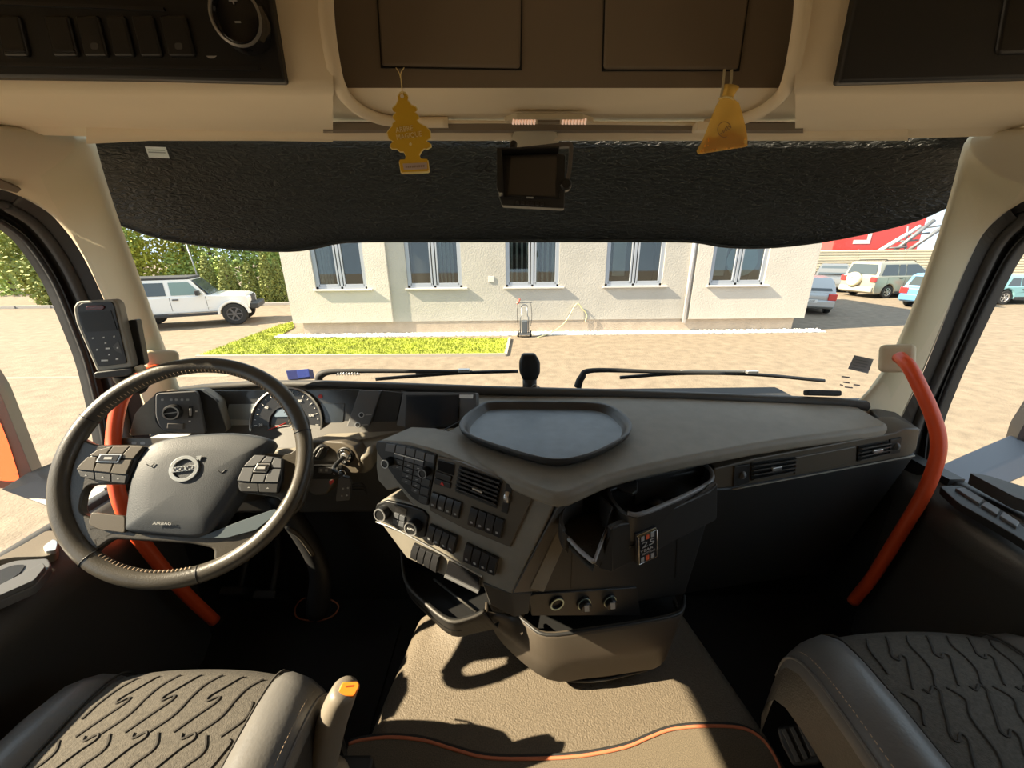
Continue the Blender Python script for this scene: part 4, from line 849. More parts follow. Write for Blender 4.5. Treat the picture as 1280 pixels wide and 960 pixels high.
# cup holder: walls built from a plan outline
ch = thing('cup_holder', R(.2, .62, -.6), 'dark pull-out cup holder with two wells and a badge on its front', 'cup holder')
def ribbon(name, rim, hgt, th, m, parent, taper=0, capm=None):
    """wall of thickness th along rim points, hanging hgt below it"""
    rim = [V(p) for p in rim]; n = len(rim); rows = []
    for i, p in enumerate(rim):
        t = (rim[min(i + 1, n - 1)] - rim[max(i - 1, 0)]); t.z = 0; t.normalize(); s = V((t.y, -t.x, 0)); h = hgt[i] if isinstance(hgt, (list, tuple)) else hgt
        lo = p - V((0, 0, h)) - s * taper * h
        rows.append([p + s * th / 2, p - s * th / 2, lo - s * th / 2, lo + s * th / 2])
    return loft(name, rows, m, parent, bev=.0015)
CUPM = mat('cup_plastic', (.030, .028, .026), .42, bump=.2, bscale=600)
zc, zl = -.475, -.525
# right well: back-left around to the front
rw_ = [PZ(*c6(560, 300), zc), PZ(*c6(556, 350), zc), PZ(*c6(600, 420), zc), PZ(*c6(660, 470), zc), PZ(*c6(735, 474), zc), PZ(*c6(930, 395), zc), PZ(*c6(1110, 305), zc), PZ(*c6(1145, 262), zc), PZ(*c6(1128, 215), zc), PZ(*c6(1090, 185), zc), PZ(*c6(900, 225), zc), PZ(*c6(700, 268), zc)]
rws = spline(rw_, 3)
ribbon('well_wall', rws, .06, .008, CUPM, ch, taper=.1)
tube('rim_bead', [p + V((0, 0, .002)) for p in spline(rw_[3:10], 5)], .0045, mat('rim_grey', (.16, .16, .165), .3), ch, n=8, sm=0)  # lighter grey paints a highlight along the dark rim
flr = [p - V((0, 0, .07)) for p in rws]; prism('well_floor', flr, (0, 0, -.006), BLACK, ch)
lathe('floor_knob', PZ(*c6(822, 410), zc - .06), (0, 0, 1), [(.016, 0), (.016, .006), (.008, .012), (0, .013)], CHAR, ch, smooth=True)
tab = PZ(*c6(640, 300), zc); prism('clamp_tab', [PZ(*c6(560, 300), zc + .004), PZ(*c6(720, 278), zc + .004), PZ(*c6(716, 335), zc), PZ(*c6(690, 350), zc), PZ(*c6(600, 318), zc), PZ(*c6(556, 335), zc)], (0, 0, -.008), CUPM, ch, bev=.002)
# left well, lower and open to the front
lw_ = [PZ(*c6(400, 360), zc), PZ(*c6(330, 395), zc), PZ(*c6(290, 440), zc - .006), PZ(*c6(278, 490), zc - .018), PZ(*c6(298, 560), zc - .03), PZ(*c6(320, 600), zl)]
ribbon('left_wall', spline(lw_, 4), .04, .007, CUPM, ch)
lf_ = [PZ(*c6(320, 605), zl), PZ(*c6(465, 745), zl), PZ(*c6(545, 545), zl), PZ(*c6(520, 430), zl), PZ(*c6(400, 385), zl), PZ(*c6(310, 440), zl), PZ(*c6(290, 500), zl)]
prism('left_floor', [p - V((0, 0, .016)) for p in lf_], (0, 0, -.006), mat('rubber_mat', (.030, .026, .02), .9, bump=1, bscale=350), ch)
tube('left_rim', [PZ(*c6(318, 604), zl), PZ(*c6(390, 680), zl), PZ(*c6(465, 742), zl)], .004, mat('rim_grey2', (.30, .30, .31), .35), ch, n=8); tube('left_rim', [PZ(*c6(470, 742), zl), PZ(*c6(515, 620), zl), PZ(*c6(545, 545), zl)], .003, MATS['rim_grey2'], ch, n=8)  # pale grey paints light onto the left rim edges
prism('divider', [PZ(*c6(500, 360), zc), PZ(*c6(575, 430), zc), PZ(*c6(548, 500), zc - .01), PZ(*c6(545, 545), zl), PZ(*c6(515, 540), zl), PZ(*c6(500, 470), zl)], (.008, .012, -.012), PANELG if False else CUPM, ch, bev=.002)
# front wall with its bent left end
ft = [PZ(*c6(545, 540), zc - .02), PZ(*c6(640, 500), zc - .006), PZ(*c6(735, 478), zc), PZ(*c6(930, 400), zc), PZ(*c6(1100, 318), zc), PZ(*c6(1148, 270), zc)]
FPx = [(545, 532), (600, 505), (735, 482), (930, 402), (1105, 320), (1150, 275), (1148, 470), (1135, 490), (930, 590), (780, 672), (600, 752), (548, 780)]
FP = plane3(PZ(*c6(600, 505), zc - .012), PZ(*c6(1105, 320), zc), PZ(*c6(735, 478), zc) + V((.004, .02, -.08)))
fw_ = pp('front_wall', FP, [c6(*p) for p in FPx], CUPM, ch, out=.012, depth=.014, bev=.004, seg=3)
prism('end_wall', [PZ(*c6(466, 748), zl), PZ(*c6(545, 542), zl + .006), FP.hit(*c6(552, 536)) + FP.n * .012, FP.hit(*c6(552, 778)) + FP.n * .012, FP.hit(*c6(500, 776))], (.004, .012, 0), CUPM, ch, bev=.003)
bd_ = pp('badge', FP, [c6(668, 548), c6(784, 505), c6(790, 668), c6(680, 722)], mat('badge_black', (.012, .013, .018), .3), ch, out=0.0200, depth=.010, bev=.001)
cb = cv(780, 640, 14.77)
pp('badge_edge', FP, [cb(100, 320), cb(445, 165), cb(470, 195), cb(135, 345)], mat('gold_edge', (.75, .66, .45), .2, metal=1), bd_, out=0.0215, depth=.006, bev=.0005)
tube('badge_border', [FP.hit(*cb(*p)) + FP.n * .0205 for p in ((150, 350), (478, 205), (482, 690), (155, 840))], .0007, CHROME, bd_, n=5, closed=True, sm=0)
for (x, y, m) in ((215, 370, DIM), (305, 335, ORANGEB), (395, 295, DIM), (215, 755, DIM), (305, 715, ORANGEB), (398, 670, DIM)): pp('badge_stripe', FP, [cb(x - 28, y - 28), cb(x + 28, y - 54), cb(x + 28, y + 28), cb(x - 28, y + 52)], m if m is DIM else mat('badge_orange', (.72, .14, .06), .4), bd_, out=0.0208, depth=.001)
ptext('badge_number', '25', FP, cb(195, 500), cb(425, 398), 7, DIM, bd_, out=0.0210); ptext('badge_word', 'YEAR', FP, cb(190, 605), cb(430, 500), 3.2, DIM, bd_, out=0.0210); ptext('badge_word', 'EDITION', FP, cb(190, 662), cb(430, 566), 2.2, DIM, bd_, out=0.0210)

# lower bins
zr = -.865
b1 = [PZ(*c8(650, 445), zr), PZ(*c8(690, 478), zr), PZ(*c8(755, 516), zr), PZ(*c8(900, 500), zr), PZ(*c8(1050, 478), zr), PZ(*c8(1180, 452), zr), PZ(*c8(1212, 425), zr), PZ(*c8(1214, 385), zr)]
zb = -1.0
b2 = [PZ(*c8(552, 440), -.80), PZ(*c8(615, 545), -.93), PZ(*c8(760, 660), zb), PZ(*c8(900, 655), zb), PZ(*c8(1040, 636), zb), PZ(*c8(1130, 615), zb), PZ(*c8(1170, 540), zb + .03), PZ(*c8(1195, 430), zb + .08)]
dw = thing('drawer_bin', R(.15, .72, -1.0), 'lower open drawer bin under the power sockets', 'bin')
BINM = mat('bin_plastic', (.075, .062, .048), .42, bump=.2, bscale=500)
BS = spline(b1, 4); BL2 = spline(b2, 4)
rows = [[p - V((0, -.006, 0)), p, p.lerp(q, .06) + V((0, -.002, 0)), p.lerp(q, .5), q, q + V((0, .03, -.004))] for p, q in zip(BS, BL2)]
loft('bin_shell', rows, BINM, dw, ring=False, smooth=True, solid=.006)
tube('bin_rim', BS, .004, CHAR, dw, n=8, sm=0)
inn = [p + V((0, .006, -.06)) for p in BS]; prism('bin_floor', inn + [R(.40, .86, -.925), R(.0, .80, -.925)], (0, 0, -.006), BLACK, dw)
box('bin_back', R(.2, .86, -.9), (.24, .01, .10), BLACK, dw)
tube('bin_foot', [PZ(*c8(790, 664), zb - .02), PZ(*c8(925, 668), zb - .02), PZ(*c8(1090, 632), zb - .02)], .004, CHAR, dw, n=6)
zq = -.80
t1 = [PZ(*c8(272, 232), zq), PZ(*c8(276, 290), zq), PZ(*c8(292, 350), zq), PZ(*c8(350, 410), zq), PZ(*c8(430, 470), zq), PZ(*c8(500, 462), zq), PZ(*c8(548, 440), zq)]
t2 = [PZ(*c8(280, 260), zq - .03), PZ(*c8(286, 330), zq - .04), PZ(*c8(300, 385), zq - .05), PZ(*c8(362, 450), zq - .055), PZ(*c8(442, 516), zq - .06), PZ(*c8(520, 506), zq - .06), PZ(*c8(590, 490), zq - .05)]
sb = thing('side_tray', R(-.25, .72, -.86), 'small open tray left of the drawer bin under the climate knobs', 'tray')
A_, B_ = spline(t1, 4), spline(t2, 4)
loft('tray_shell', [[p + V((0, .008, 0)), p, p.lerp(q, .1), q, q + V((.01, .03, -.003))] for p, q in zip(A_, B_)], CHAR, sb, ring=False, smooth=True, solid=.005)
tube('tray_rim', A_, .004, DASHD, sb, n=8, sm=0)
prism('tray_floor', [p + V((0, .005, -.03)) for p in A_] + [R(-.10, .78, -.83), R(-.30, .86, -.83)], (0, 0, -.006), BLACK, sb)
tube('tray_divider', [PZ(*c8(380, 330), zq - .015), PZ(*c8(520, 440), zq - .015)], .003, DASHD, sb, n=6, sm=0)
box('tray_back', R(-.2, .84, -.8), (.16, .01, .10), BLACK, sb)

# ---- passenger side face with two vents
VP = plane3(PZ(900, 590, -.50), PZ(1140, 552, -.47), PZ(1140, 552, -.47) + V((.0, .012, -.1)))
c6b = cv(800, 300, 2.6667)
vsF = pp('vent_strip', VP, [(893, 586), (945, 573), (1120, 541), (1132, 536), (1150, 536), (1146, 562), (1138, 570), (917, 609), (892, 612)], BROWN, da, out=0, depth=.06, bev=.004)
MB().prism([PZ(1112, 536, ZT - .02), PZ(1152, 537, ZT - .02), PZ(1120, 515, ZT - .02), PZ(1085, 508, ZT - .02)], (0, 0, -.05)).build('end_cap', DASHD, da, bev=.004)
prism('glovebox_panel', [VP.hit(868, 612), VP.hit(915, 610), VP.hit(1138, 570), VP.hit(1148, 566), VP.hit(1148, 566) + V((-.02, .10, -.5)), VP.hit(868, 612) + V((.02, .14, -.5))], (0, .05, 0), CHAR, da, bev=.01)
tube('strip_bead', [VP.hit(915, 611) + VP.n * .002, VP.hit(1030, 590) + VP.n * .002, VP.hit(1142, 569) + VP.n * .002], .0022, DASH, da, n=6)
pp('blank_panel', VP, [c6b(515, 722), c6b(716, 686), c6b(716, 734), c6b(512, 780)], BROWN, vsF, out=.004, depth=.006, bev=.002)
for quad, wq in ((((368, 742), (512, 722), (508, 772), (368, 800)), ((312, 752), (362, 745), (360, 806), (308, 820))), (((726, 686), (824, 668), (820, 712), (720, 736)), ((830, 664), (868, 656), (862, 706), (826, 712)))):
    v_ = pp('air_vent', VP, [c6b(*p) for p in quad], BLACK, da, out=.004, depth=.004)
    for k in range(4):
        t = (k + .5) / 4; A, B = lerp2(quad[0], quad[3], t), lerp2(quad[1], quad[2], t); a, b = VP.hit(*c6b(*A)), VP.hit(*c6b(*B)); d = (b - a).normalized(); up = VP.n.cross(d)
        box('vent_slat', (a + b) / 2 + VP.n * .006, ((b - a).length / 2, .0018, .006), DASHD, v_, ax=(d, up, (VP.n * .85 + up * .5).normalized()), bev=.0006)
    m_ = lerp2(lerp2(quad[0], quad[1], .52), lerp2(quad[3], quad[2], .52), .35); pp('vent_tab', VP, [c6b(m_[0] - 15, m_[1] - 2), c6b(m_[0] + 16, m_[1] - 8), c6b(m_[0] + 16, m_[1] + 2), c6b(m_[0] - 15, m_[1] + 8)], SATIN, v_, out=.015, depth=.006, bev=.001)
    w_ = pp('wheel_frame', VP, [c6b(*p) for p in wq], CHAR, da, out=.004, depth=.006, bev=.001)
    c = lerp2(wq[0], wq[2], .5); q = VP.hit(*c6b(*c)) + VP.n * .002; d = V((1, .35, 0)).normalized(); lathe('vent_wheel', q - d * .004, d, [(.010, 0), (.011, .002), (.011, .006), (.010, .008)], DIM if False else PANELG, w_, n=20)

# ================================================================== THINGS IN THE CAB
# ---- tray on the dash top
tr = thing('dash_tray', PZ(685, 545, ZT), 'black rounded tray standing on the centre of the dash top', 'tray')
zt_ = ZT + .026
to = [(574, 533), (580, 519), (597, 506), (615, 501), (680, 501), (742, 502), (768, 508), (786, 522), (790, 533), (782, 545), (750, 562), (722, 571), (700, 574), (678, 572), (640, 562), (590, 545)]
TO = [PZ(x, y, zt_) for x, y in to]; ctr = sum(TO, V()) / len(TO); TO = spline(TO, 4, True)
def off(p, k, z): q = ctr + (p - ctr) * k; return V((q.x, q.y, H + z))
rings = [[off(p, k, z) for p in TO] for k, z in ((.86, ZT + .002), (.93, ZT + .004), (.985, zt_ - .012), (1.0, zt_ - .002), (.99, zt_), (.955, zt_ - .002), (.92, zt_ - .010), (.90, ZT + .010), (.885, ZT + .008))]
n = len(TO); vv = sum(rings, []); ff = [(i * n + k, i * n + (k + 1) % n, (i + 1) * n + (k + 1) % n, (i + 1) * n + k) for i in range(len(rings) - 1) for k in range(n)]
TRAYM = mat('tray_plastic', (.035, .034, .033), .42, bump=.15, bscale=600)
mesh('tray_wall', vv, ff + [list(range(n))], TRAYM, tr, smooth=True)
prism('tray_floor', rings[-1], (0, 0, -.004), mat('tray_mat', (.13, .16, .19), .38, bump=.5, bscale=900, var=.12, vscale=30), tr)

# ---- steering wheel
WC = R(-.739, .714, -.427); WN = V((.1977, -.7877, .5835)).normalized(); E1 = V((.97, .2435, 0)).normalized(); E2 = WN.cross(E1)
WP = Plane(WC, WN); sw = thing('steering_wheel', WC, 'leather steering wheel with silver ring emblem on the airbag cover', 'steering wheel')
def circ(r, a, h=0): return WC + (E1 * math.cos(a) + E2 * math.sin(a)) * r + WN * h
rim = MB(); N = 72; n = 16; vv = []
for i in range(N):
    a = 2 * math.pi * i / N
    for k in range(n): b = 2 * math.pi * k / n; vv.append(circ(.2225 + .0176 * math.cos(b), a, .0160 * math.sin(b)))
rim.add(vv, [(i * n + k, i * n + (k + 1) % n, ((i + 1) % N) * n + (k + 1) % n, ((i + 1) % N) * n + k) for i in range(N) for k in range(n)])
ro = rim.build('rim', LEATHERW, sw, smooth=True)
def ang(px, py): p = WP.hit(px, py) - WC; return math.atan2(p.dot(E2), p.dot(E1))
for q in ((120, 527), (378, 540), (98, 712), (250, 718)):
    a = ang(*q); tube('rim_seam', [circ(.2225 + .0180 * math.cos(b), a, .0164 * math.sin(b)) for b in [k * math.pi / 8 for k in range(16)]], .0011, BLACK, ro, n=5, closed=True, sm=0)
sti = MB()
for a0, a1 in ((ang(378, 540) + .05, ang(120, 527) - .05), (ang(98, 712) + .06 + 0, ang(250, 718) - .05)):
    if a1 < a0: a1 += 2 * math.pi
    k = a0
    while k < a1: c = circ(0.2055, k, .0085); d = (circ(0.2055, k + .01, .0085) - c).normalized(); r2 = (WC - c).normalized(); sti.box(c, (.0006, .0030, .0006), (d, (r2 * .6 - WN * .8).normalized(), (r2 * .8 + WN * .6).normalized())); k += .036
sti.build('stitching', STITCH, ro)
AB = Plane(WC + WN * .008, WN)
ab_px = spline([V((205, 549, 0)), V((245, 543, 0)), V((290, 541, 0)), V((325, 545, 0)), V((338, 550, 0)), V((336, 557, 0)), V((318, 585, 0)), V((292, 625, 0)), V((268, 660, 0)), V((256, 670, 0)), V((236, 672, 0)), V((190, 668, 0)), V((160, 664, 0)), V((157, 655, 0)), V((160, 625, 0)), V((166, 592, 0)), V((182, 562, 0))], 3, True)
P = [AB.hit(p.x, p.y) for p in ab_px]; ac = sum(P, V()) / len(P)
rings = [[ac + (p - ac) * k + WN * h for p in P] for k, h in ((.97, -.055), (1.0, -.03), (1.0, -.004), (.975, .004), (.93, .0075), (.6, .0125), (.25, .014))]
loft('airbag_cover', rings, AIRBAG, sw, smooth=True)
AT = Plane(WC + WN * .0215, WN)
ptext('airbag_text', 'AIRBAG', AT, (192, 654), (215, 654.5), 4, DIM, sw, out=.0005)
for q in ((188, 580, -.3), (277, 588, .3)): tube('crease_mark', [AT.hit(q[0] - 5, q[1]), AT.hit(q[0], q[1] + 3), AT.hit(q[0] + 5, q[1] - 1)], .0009, BLACK, sw, n=5)
# emblem
EMB = mat('emblem_silver', (.66, .70, .72), .22, metal=.6)
ec = AT.hit(231, 586); em = lathe('emblem', ec + WN * .0005, WN, [(.0265, 0), (.0265, .003), (.0258, .0035), (.0200, .0035), (.0195, .003), (.0195, 0)], EMB, sw, n=48)
box('emblem_bar', ec + WN * .003, (.0225, .0052, .0012), EMB, em, ax=(E1, E2, WN), bev=.0006)
t = text('emblem_text', 'VOLVO', ec + WN * .0046, E1, E2, .0112, mat('emblem_navy', (.01, .015, .03), .4), em, ext=.0003)
ad = (E1 + E2 * .75).normalized(); an = WN.cross(ad)
prism('emblem_arrow', [ec + ad * .024 + an * .0022 + WN * .003, ec + ad * .030 + an * .0022 + WN * .003, ec + ad * .0295 + an * .0065 + WN * .003, ec + ad * .038 + WN * .003 , ec + ad * .0295 - an * .0065 + WN * .003, ec + ad * .030 - an * .0022 + WN * .003, ec + ad * .024 - an * .0022 + WN * .003], -WN * .002, EMB, em)
# spokes
def spoke(name, pix, m, out=.004, depth=.02, bev=.006): return pp(name, WP, pix, m, sw, out=out, depth=depth, bev=bev, seg=3)
spoke('spoke', rnd([(80, 575), (98, 545), (118, 556), (170, 556), (200, 560), (168, 605), (112, 606), (104, 616), (100, 640), (120, 650), (160, 655), (160, 668), (130, 676), (112, 700), (92, 700), (76, 650)], 8), LEATHERW, out=.002)
spoke('lower_spoke', rnd([(112, 644), (160, 648), (165, 664), (250, 670), (300, 655), (345, 636), (362, 640), (352, 662), (322, 690), (285, 712), (266, 700), (268, 686), (240, 680), (140, 674), (118, 690), (104, 680)], 7), LEATHERW, out=.002)
spoke('spoke', rnd([(300, 600), (330, 566), (362, 568), (388, 545), (390, 590), (378, 632), (358, 650), (350, 622), (300, 616)], 7), LEATHERW, out=.002)
spoke('spoke_inlay', rnd([(118, 640), (160, 645), (160, 666), (128, 662), (114, 655)], 4), BROWN, out=.008, depth=.01, bev=.003)
spoke('spoke_inlay', rnd([(250, 672), (300, 652), (345, 636), (350, 640), (322, 662), (285, 672)], 4), mat('spoke_blue', (.10, .125, .14), .35), out=.008, depth=.01, bev=.003)
def pod_keys(cvt, plate, keys, frame, strip, nm):
    p = pp('key_pod', WP, [cvt(*q) for q in plate], CHAR, sw, out=.016, depth=.03, bev=.004, seg=3)
    for q in keys: pp('wheel_key', WP, [cvt(*z) for z in q], BROWN if nm == 'l' else PANELG, p, out=.020, depth=.008, bev=.0012)
    for q in strip: k = pp('wheel_key', WP, [cvt(*z) for z in q], CHAR, p, out=.017, depth=.01, bev=.0012); c = lerp2(q[0], q[2], .5); pp('key_mark', WP, [cvt(c[0] - 9, c[1] + 3), cvt(c[0], c[1] - 5), cvt(c[0] + 9, c[1] + 3)], DIM, p, out=.0176, depth=.001)
    pp('key_frame', WP, rnd([cvt(*z) for z in frame], 1.2), SATIN, p, out=.0222, depth=.004, bev=.0006)
    c = (sum(z[0] for z in frame) / 4, sum(z[1] for z in frame) / 4); pp('menu_key', WP, rnd([cvt(c[0] + (z[0] - c[0]) * .84, c[1] + (z[1] - c[1]) * .76) for z in frame], 1), SWITCH, p, out=.0235, depth=.004, bev=.0006)
    pp('key_mark', WP, [cvt(c[0] - 30, c[1] + 8), cvt(c[0] - 24, c[1] - 8), cvt(c[0] + 26, c[1] - 8), cvt(c[0] + 22, c[1] + 8)], DIM, p, out=.024, depth=.0006)
pod_keys(c2, [(235, 850), (300, 765), (380, 715), (440, 688), (690, 688), (640, 770), (575, 900), (560, 940), (380, 925), (255, 885)],
    [[(262, 815), (320, 758), (375, 760), (368, 795), (355, 852), (245, 842)], [(328, 750), (385, 712), (475, 692), (440, 738), (400, 745), (380, 755)], [(482, 692), (588, 690), (545, 738), (448, 738)], [(594, 692), (680, 690), (612, 772), (540, 770), (548, 742)], [(376, 800), (482, 802), (462, 862), (358, 852)], [(490, 800), (525, 778), (605, 778), (565, 875), (466, 865)]],
    [(405, 742), (548, 742), (520, 798), (375, 795)], [[(246, 850), (352, 858), (356, 908), (262, 888)], [(358, 860), (460, 868), (462, 922), (362, 910)], [(466, 872), (564, 880), (554, 932), (468, 925)]], 'l')
pod_keys(c3, [(625, 800), (690, 700), (770, 630), (940, 660), (935, 800), (905, 890), (660, 880)],
    [[(690, 715), (762, 640), (832, 645), (795, 690), (755, 712)], [(842, 648), (885, 655), (870, 690), (802, 690)], [(892, 656), (938, 668), (936, 725), (872, 722), (876, 692)], [(650, 808), (686, 722), (758, 722), (750, 758), (732, 815)], [(740, 816), (756, 762), (838, 764), (820, 818)], [(828, 818), (846, 762), (872, 730), (936, 732), (915, 818)]],
    [(785, 695), (868, 695), (842, 755), (755, 752)], [[(660, 824), (780, 826), (784, 880), (668, 878)], [(786, 826), (912, 824), (905, 886), (790, 882)]], 'r')
# column and shroud behind the wheel
hub = WC - WN * .05
loft('column_shroud', [[hub - WN * d + (E1 * math.cos(a) * w + E2 * math.sin(a) * h_) - E2 * .01 for a in [k * math.pi / 8 for k in range(16)]] for d, w, h_ in ((.0, .075, .06), (.08, .085, .065), (.2, .095, .07), (.26, .09, .065))], DASHD, sw, smooth=True)

# ---- ignition plate, stalks, key
ic = thing('column_controls', PY(420, 585, .86), 'tan column panel beside the wheel with ignition lock and switch stalks', 'controls')
IP = plane3(PY(400, 555, .86), PY(455, 560, .84), PY(405, 640, .82))
c8b = cv(340, 540, 6.4)
pp('ignition_plate', IP, rnd([c8b(250, 80), c8b(330, 66), c8b(560, 76), c8b(650, 120), c8b(700, 200), c8b(720, 300), c8b(690, 340), c8b(520, 330), c8b(480, 430), c8b(430, 505), c8b(340, 515), c8b(290, 480), c8b(250, 380)], 4), BROWN, ic, out=0, depth=.05, bev=.006)
q = IP.hit(*c8b(590, 190)); lk = lathe('ignition_lock', q, IP.n, [(.0225, -.01), (.0225, .003), (.0205, .004), (.0195, -.004), (0, -.006)], BLACK, ic, n=32)
lathe('lock_ring', q, IP.n, [(.0185, -.005), (.0175, .006), (.0145, .010), (.0125, .008), (.013, -.003)], CHROME, lk, n=32); lathe('lock_core', q, IP.n, [(.010, -.006), (.010, .008), (.008, .010), (0, .010)], SATIN, lk, n=20)
for k in range(4): a = k * 1.571 + .5; d = V((math.cos(a), 0, math.sin(a))); box('lock_spoke', q + d * .012 + IP.n * .004, (.0045, .002, .0018), BLACK, lk, ax=(d, IP.n, d.cross(IP.n)))
# right stalks
def stalk(pix, Y0, Y1, m, out=.0, name='stalk'):
    pl = plane3(PY(*pix[0], Y0), PY(*pix[1], Y1), PY(*pix[2], (Y0 + Y1) / 2 - .01)); return pl
p1 = plane3(PY(385, 565, .835), PY(412, 563, .85), PY(395, 585, .83))
u = pp('upper_stalk', p1, rnd([c3(1110, 640), c3(1150, 580), c3(1185, 562), c3(1240, 580), c3(1205, 650), c3(1170, 672), c3(1120, 662)], 3), CHAR, ic, out=.006, depth=.02, bev=.005)
pp('stalk_trim', p1, [c3(1145, 640), c3(1178, 585), c3(1200, 578), c3(1165, 645)], SATIN, u, out=.008, depth=.004, bev=.001)
p2 = plane3(PY(385, 590, .81), PY(425, 588, .83), PY(400, 605, .805))
l_ = pp('lower_stalk', p2, rnd([c8b(250, 300), c8b(330, 266), c8b(500, 258), c8b(575, 262), c8b(555, 330), c8b(515, 372), c8b(480, 378), c8b(280, 378)], 3), CHAR, ic, out=.006, depth=.022, bev=.006)
pp('stalk_keys', p2, rnd([c8b(378, 280), c8b(485, 280), c8b(480, 328), c8b(372, 322)], 2), PANELG, l_, out=.010, depth=.006, bev=.0015); pp('stalk_trim', p2, [c8b(490, 335), c8b(515, 282), c8b(530, 284), c8b(505, 340)], SATIN, l_, out=.009, depth=.003)
for x in (398, 440): pp('stalk_symbol', p2, [c8b(x - 10, 292), c8b(x + 12, 292), c8b(x + 10, 312), c8b(x - 10, 312)], DIM, l_, out=.0106, depth=.001)
p3 = plane3(PY(150, 552, .83), PY(250, 548, .86), PY(180, 562, .83))
ls = pp('left_stalk', p3, rnd([c2(442, 632), c2(500, 626), c2(920, 628), c2(900, 660), c2(700, 690), c2(450, 684)], 2), BROWN, ic, out=.006, depth=.02, bev=.005)
pp('stalk_end', p3, rnd([c2(440, 632), c2(498, 627), c2(505, 682), c2(450, 684)], 2), PANELG, ls, out=.008, depth=.02, bev=.004)
for x in (588, 645): pp('stalk_symbol', p3, rnd([c2(x - 16, 650), c2(x + 16, 650), c2(x + 16, 668), c2(x - 16, 668)], 1.5), DIM, ls, out=.0068, depth=.001)
for k in range(3): tube('cable', [PY(436 + k * 2, 606 + k * 3, .82), PY(452 + k, 604 + k * 4, .80), PY(458, 612 + k * 3, .83)], .002, RUBBER, ic, n=5)
# key with tag
ky = thing('ignition_key', q, 'ignition key with a black fob hanging from the lock', 'key')
KP = plane3(PY(425, 600, .77), PY(440, 600, .775), PY(425, 625, .765))
tube('key_shaft', [q + IP.n * .01, q + IP.n * .05 + V((-.003, 0, -.018)), KP.hit(*c8b(560, 345))], .005, BLACK, ky, n=8)
tube('key_ring', [KP.hit(*c8b(560, 330)) + V((math.cos(a) * .008, 0, math.sin(a) * .008)) for a in [k * .785 for k in range(8)]], .001, CHROME, ky, n=5, closed=True, sm=2)
fb = pp('key_fob', KP, rnd([c8b(528, 375), c8b(560, 345), c8b(625, 365), c8b(640, 400), c8b(625, 545), c8b(510, 555), c8b(505, 530)], 2), SWITCH, ky, out=.004, depth=.012, bev=.003)
for x, y in ((572, 445), (610, 440), (562, 503), (602, 498)): lathe('fob_button', KP.hit(*c8b(x, y)) + KP.n * .004, KP.n, [(.0022, 0), (.0018, .0015), (0, .0018)], DIM, fb, n=10)
pp('red_tab', KP, [c8b(455, 395), c8b(490, 380), c8b(500, 395), c8b(465, 425)], RED, ky, out=.002, depth=.004, bev=.001)

# ---- orange grab bars with cream brackets
def grab(pts, br, label, s):
    t = thing('grab_bar', pts[-1], label, 'grab bar', 'orange grab bars'); tube('bar', pts, .0145, ORANGE, t, n=16, sm=8)
    f_ = (CAMP - br).normalized(); ux = V((1, 0, 0)) - f_ * f_.x; ux.normalize(); MB().box(br, (.034, .03, .036), (ux, f_, ux.cross(f_))).build('bracket', PILLAR, t, bev=.012, seg=3); return t
grab([PY(1124, 446, .93), PY(1136, 458, .89), PY(1150, 484, .86), PY(1165, 518, .83), PY(1173, 548, .81), PY(1170, 578, .80), PY(1152, 622, .80), PY(1118, 678, .82), PY(1090, 722, .84), PY(1066, 752, .87)], PY(1121, 448, .96), 'orange grab bar rising along the passenger side pillar', 1)
grab([PY(198, 461, .95), PY(182, 468, .91), PY(162, 484, .88), PY(149, 506, .86), PX(142, 550, -1.0), PX(144, 600, -.97), PX(160, 650, -.95), PX(195, 700, -.94), PX(232, 742, -.925), PX(268, 776, -.91)], PY(203, 455, .975), 'orange grab bar behind the steering wheel', -1)

# ---- handheld remote in its holder on the driver pillar
RP = plane3(PY(110, 420, .80), PY(150, 420, .815), PY(125, 380, .815))
cr = cv(90, 365, 8.722)
hh = thing('remote_holder', PY(150, 468, .84), 'black cradle on the driver side pillar holding the remote', 'holder')
pp('cradle_back', RP, rnd([cr(590, 310), cr(655, 308), cr(750, 800), cr(700, 830), cr(420, 830), cr(350, 400)], 2), BLACK, hh, out=-.014, depth=.02, bev=.003)
pp('cradle_foot', RP, rnd([cr(270, 880), cr(300, 860), cr(690, 815), cr(705, 870), cr(650, 905), cr(320, 935), cr(275, 915)], 3), CHAR, hh, out=.012, depth=.035, bev=.005)
tube('cradle_arm', [RP.hit(*cr(520, 900)) - RP.n * .01, RP.hit(*cr(530, 990)) - RP.n * .02, RP.hit(*cr(600, 1100)) - RP.n * .05], .018, BLACK, hh, n=10)
lathe('cradle_screw', RP.hit(*cr(735, 840)), RP.n, [(.008, -.01), (.008, .004), (0, .005)], PILLAR, hh, n=14)
rm = thing('remote_control', RP.hit(*cr(430, 830)), 'handheld work remote with grey rim and black keypad', 'remote')
pp('remote_body', RP, rnd([cr(30, 170), cr(75, 100), cr(470, 75), cr(520, 120), cr(685, 800), cr(660, 820), cr(310, 865), cr(285, 850), cr(60, 330)], 4), mat('remote_grey', (.30, .29, .25), .5), rm, out=.006, depth=.024, bev=.006, seg=3)
pp('remote_face', RP, rnd([cr(85, 165), cr(130, 120), cr(450, 100), cr(480, 130), cr(625, 770), cr(320, 808), cr(300, 780), cr(110, 330)], 3), SWITCH, rm, out=.008, depth=.004, bev=.001)
pp('remote_screen', RP, [cr(110, 218), cr(455, 200), cr(522, 412), cr(185, 432)], BLACK, rm, out=.0092, depth=.002)
pp('remote_lens', RP, rnd([cr(190, 155), cr(370, 138), cr(395, 165), cr(370, 190), cr(190, 192)], 2), mat('lens_red', (.10, .02, .02), .15), rm, out=.0105, depth=.003, bev=.001)
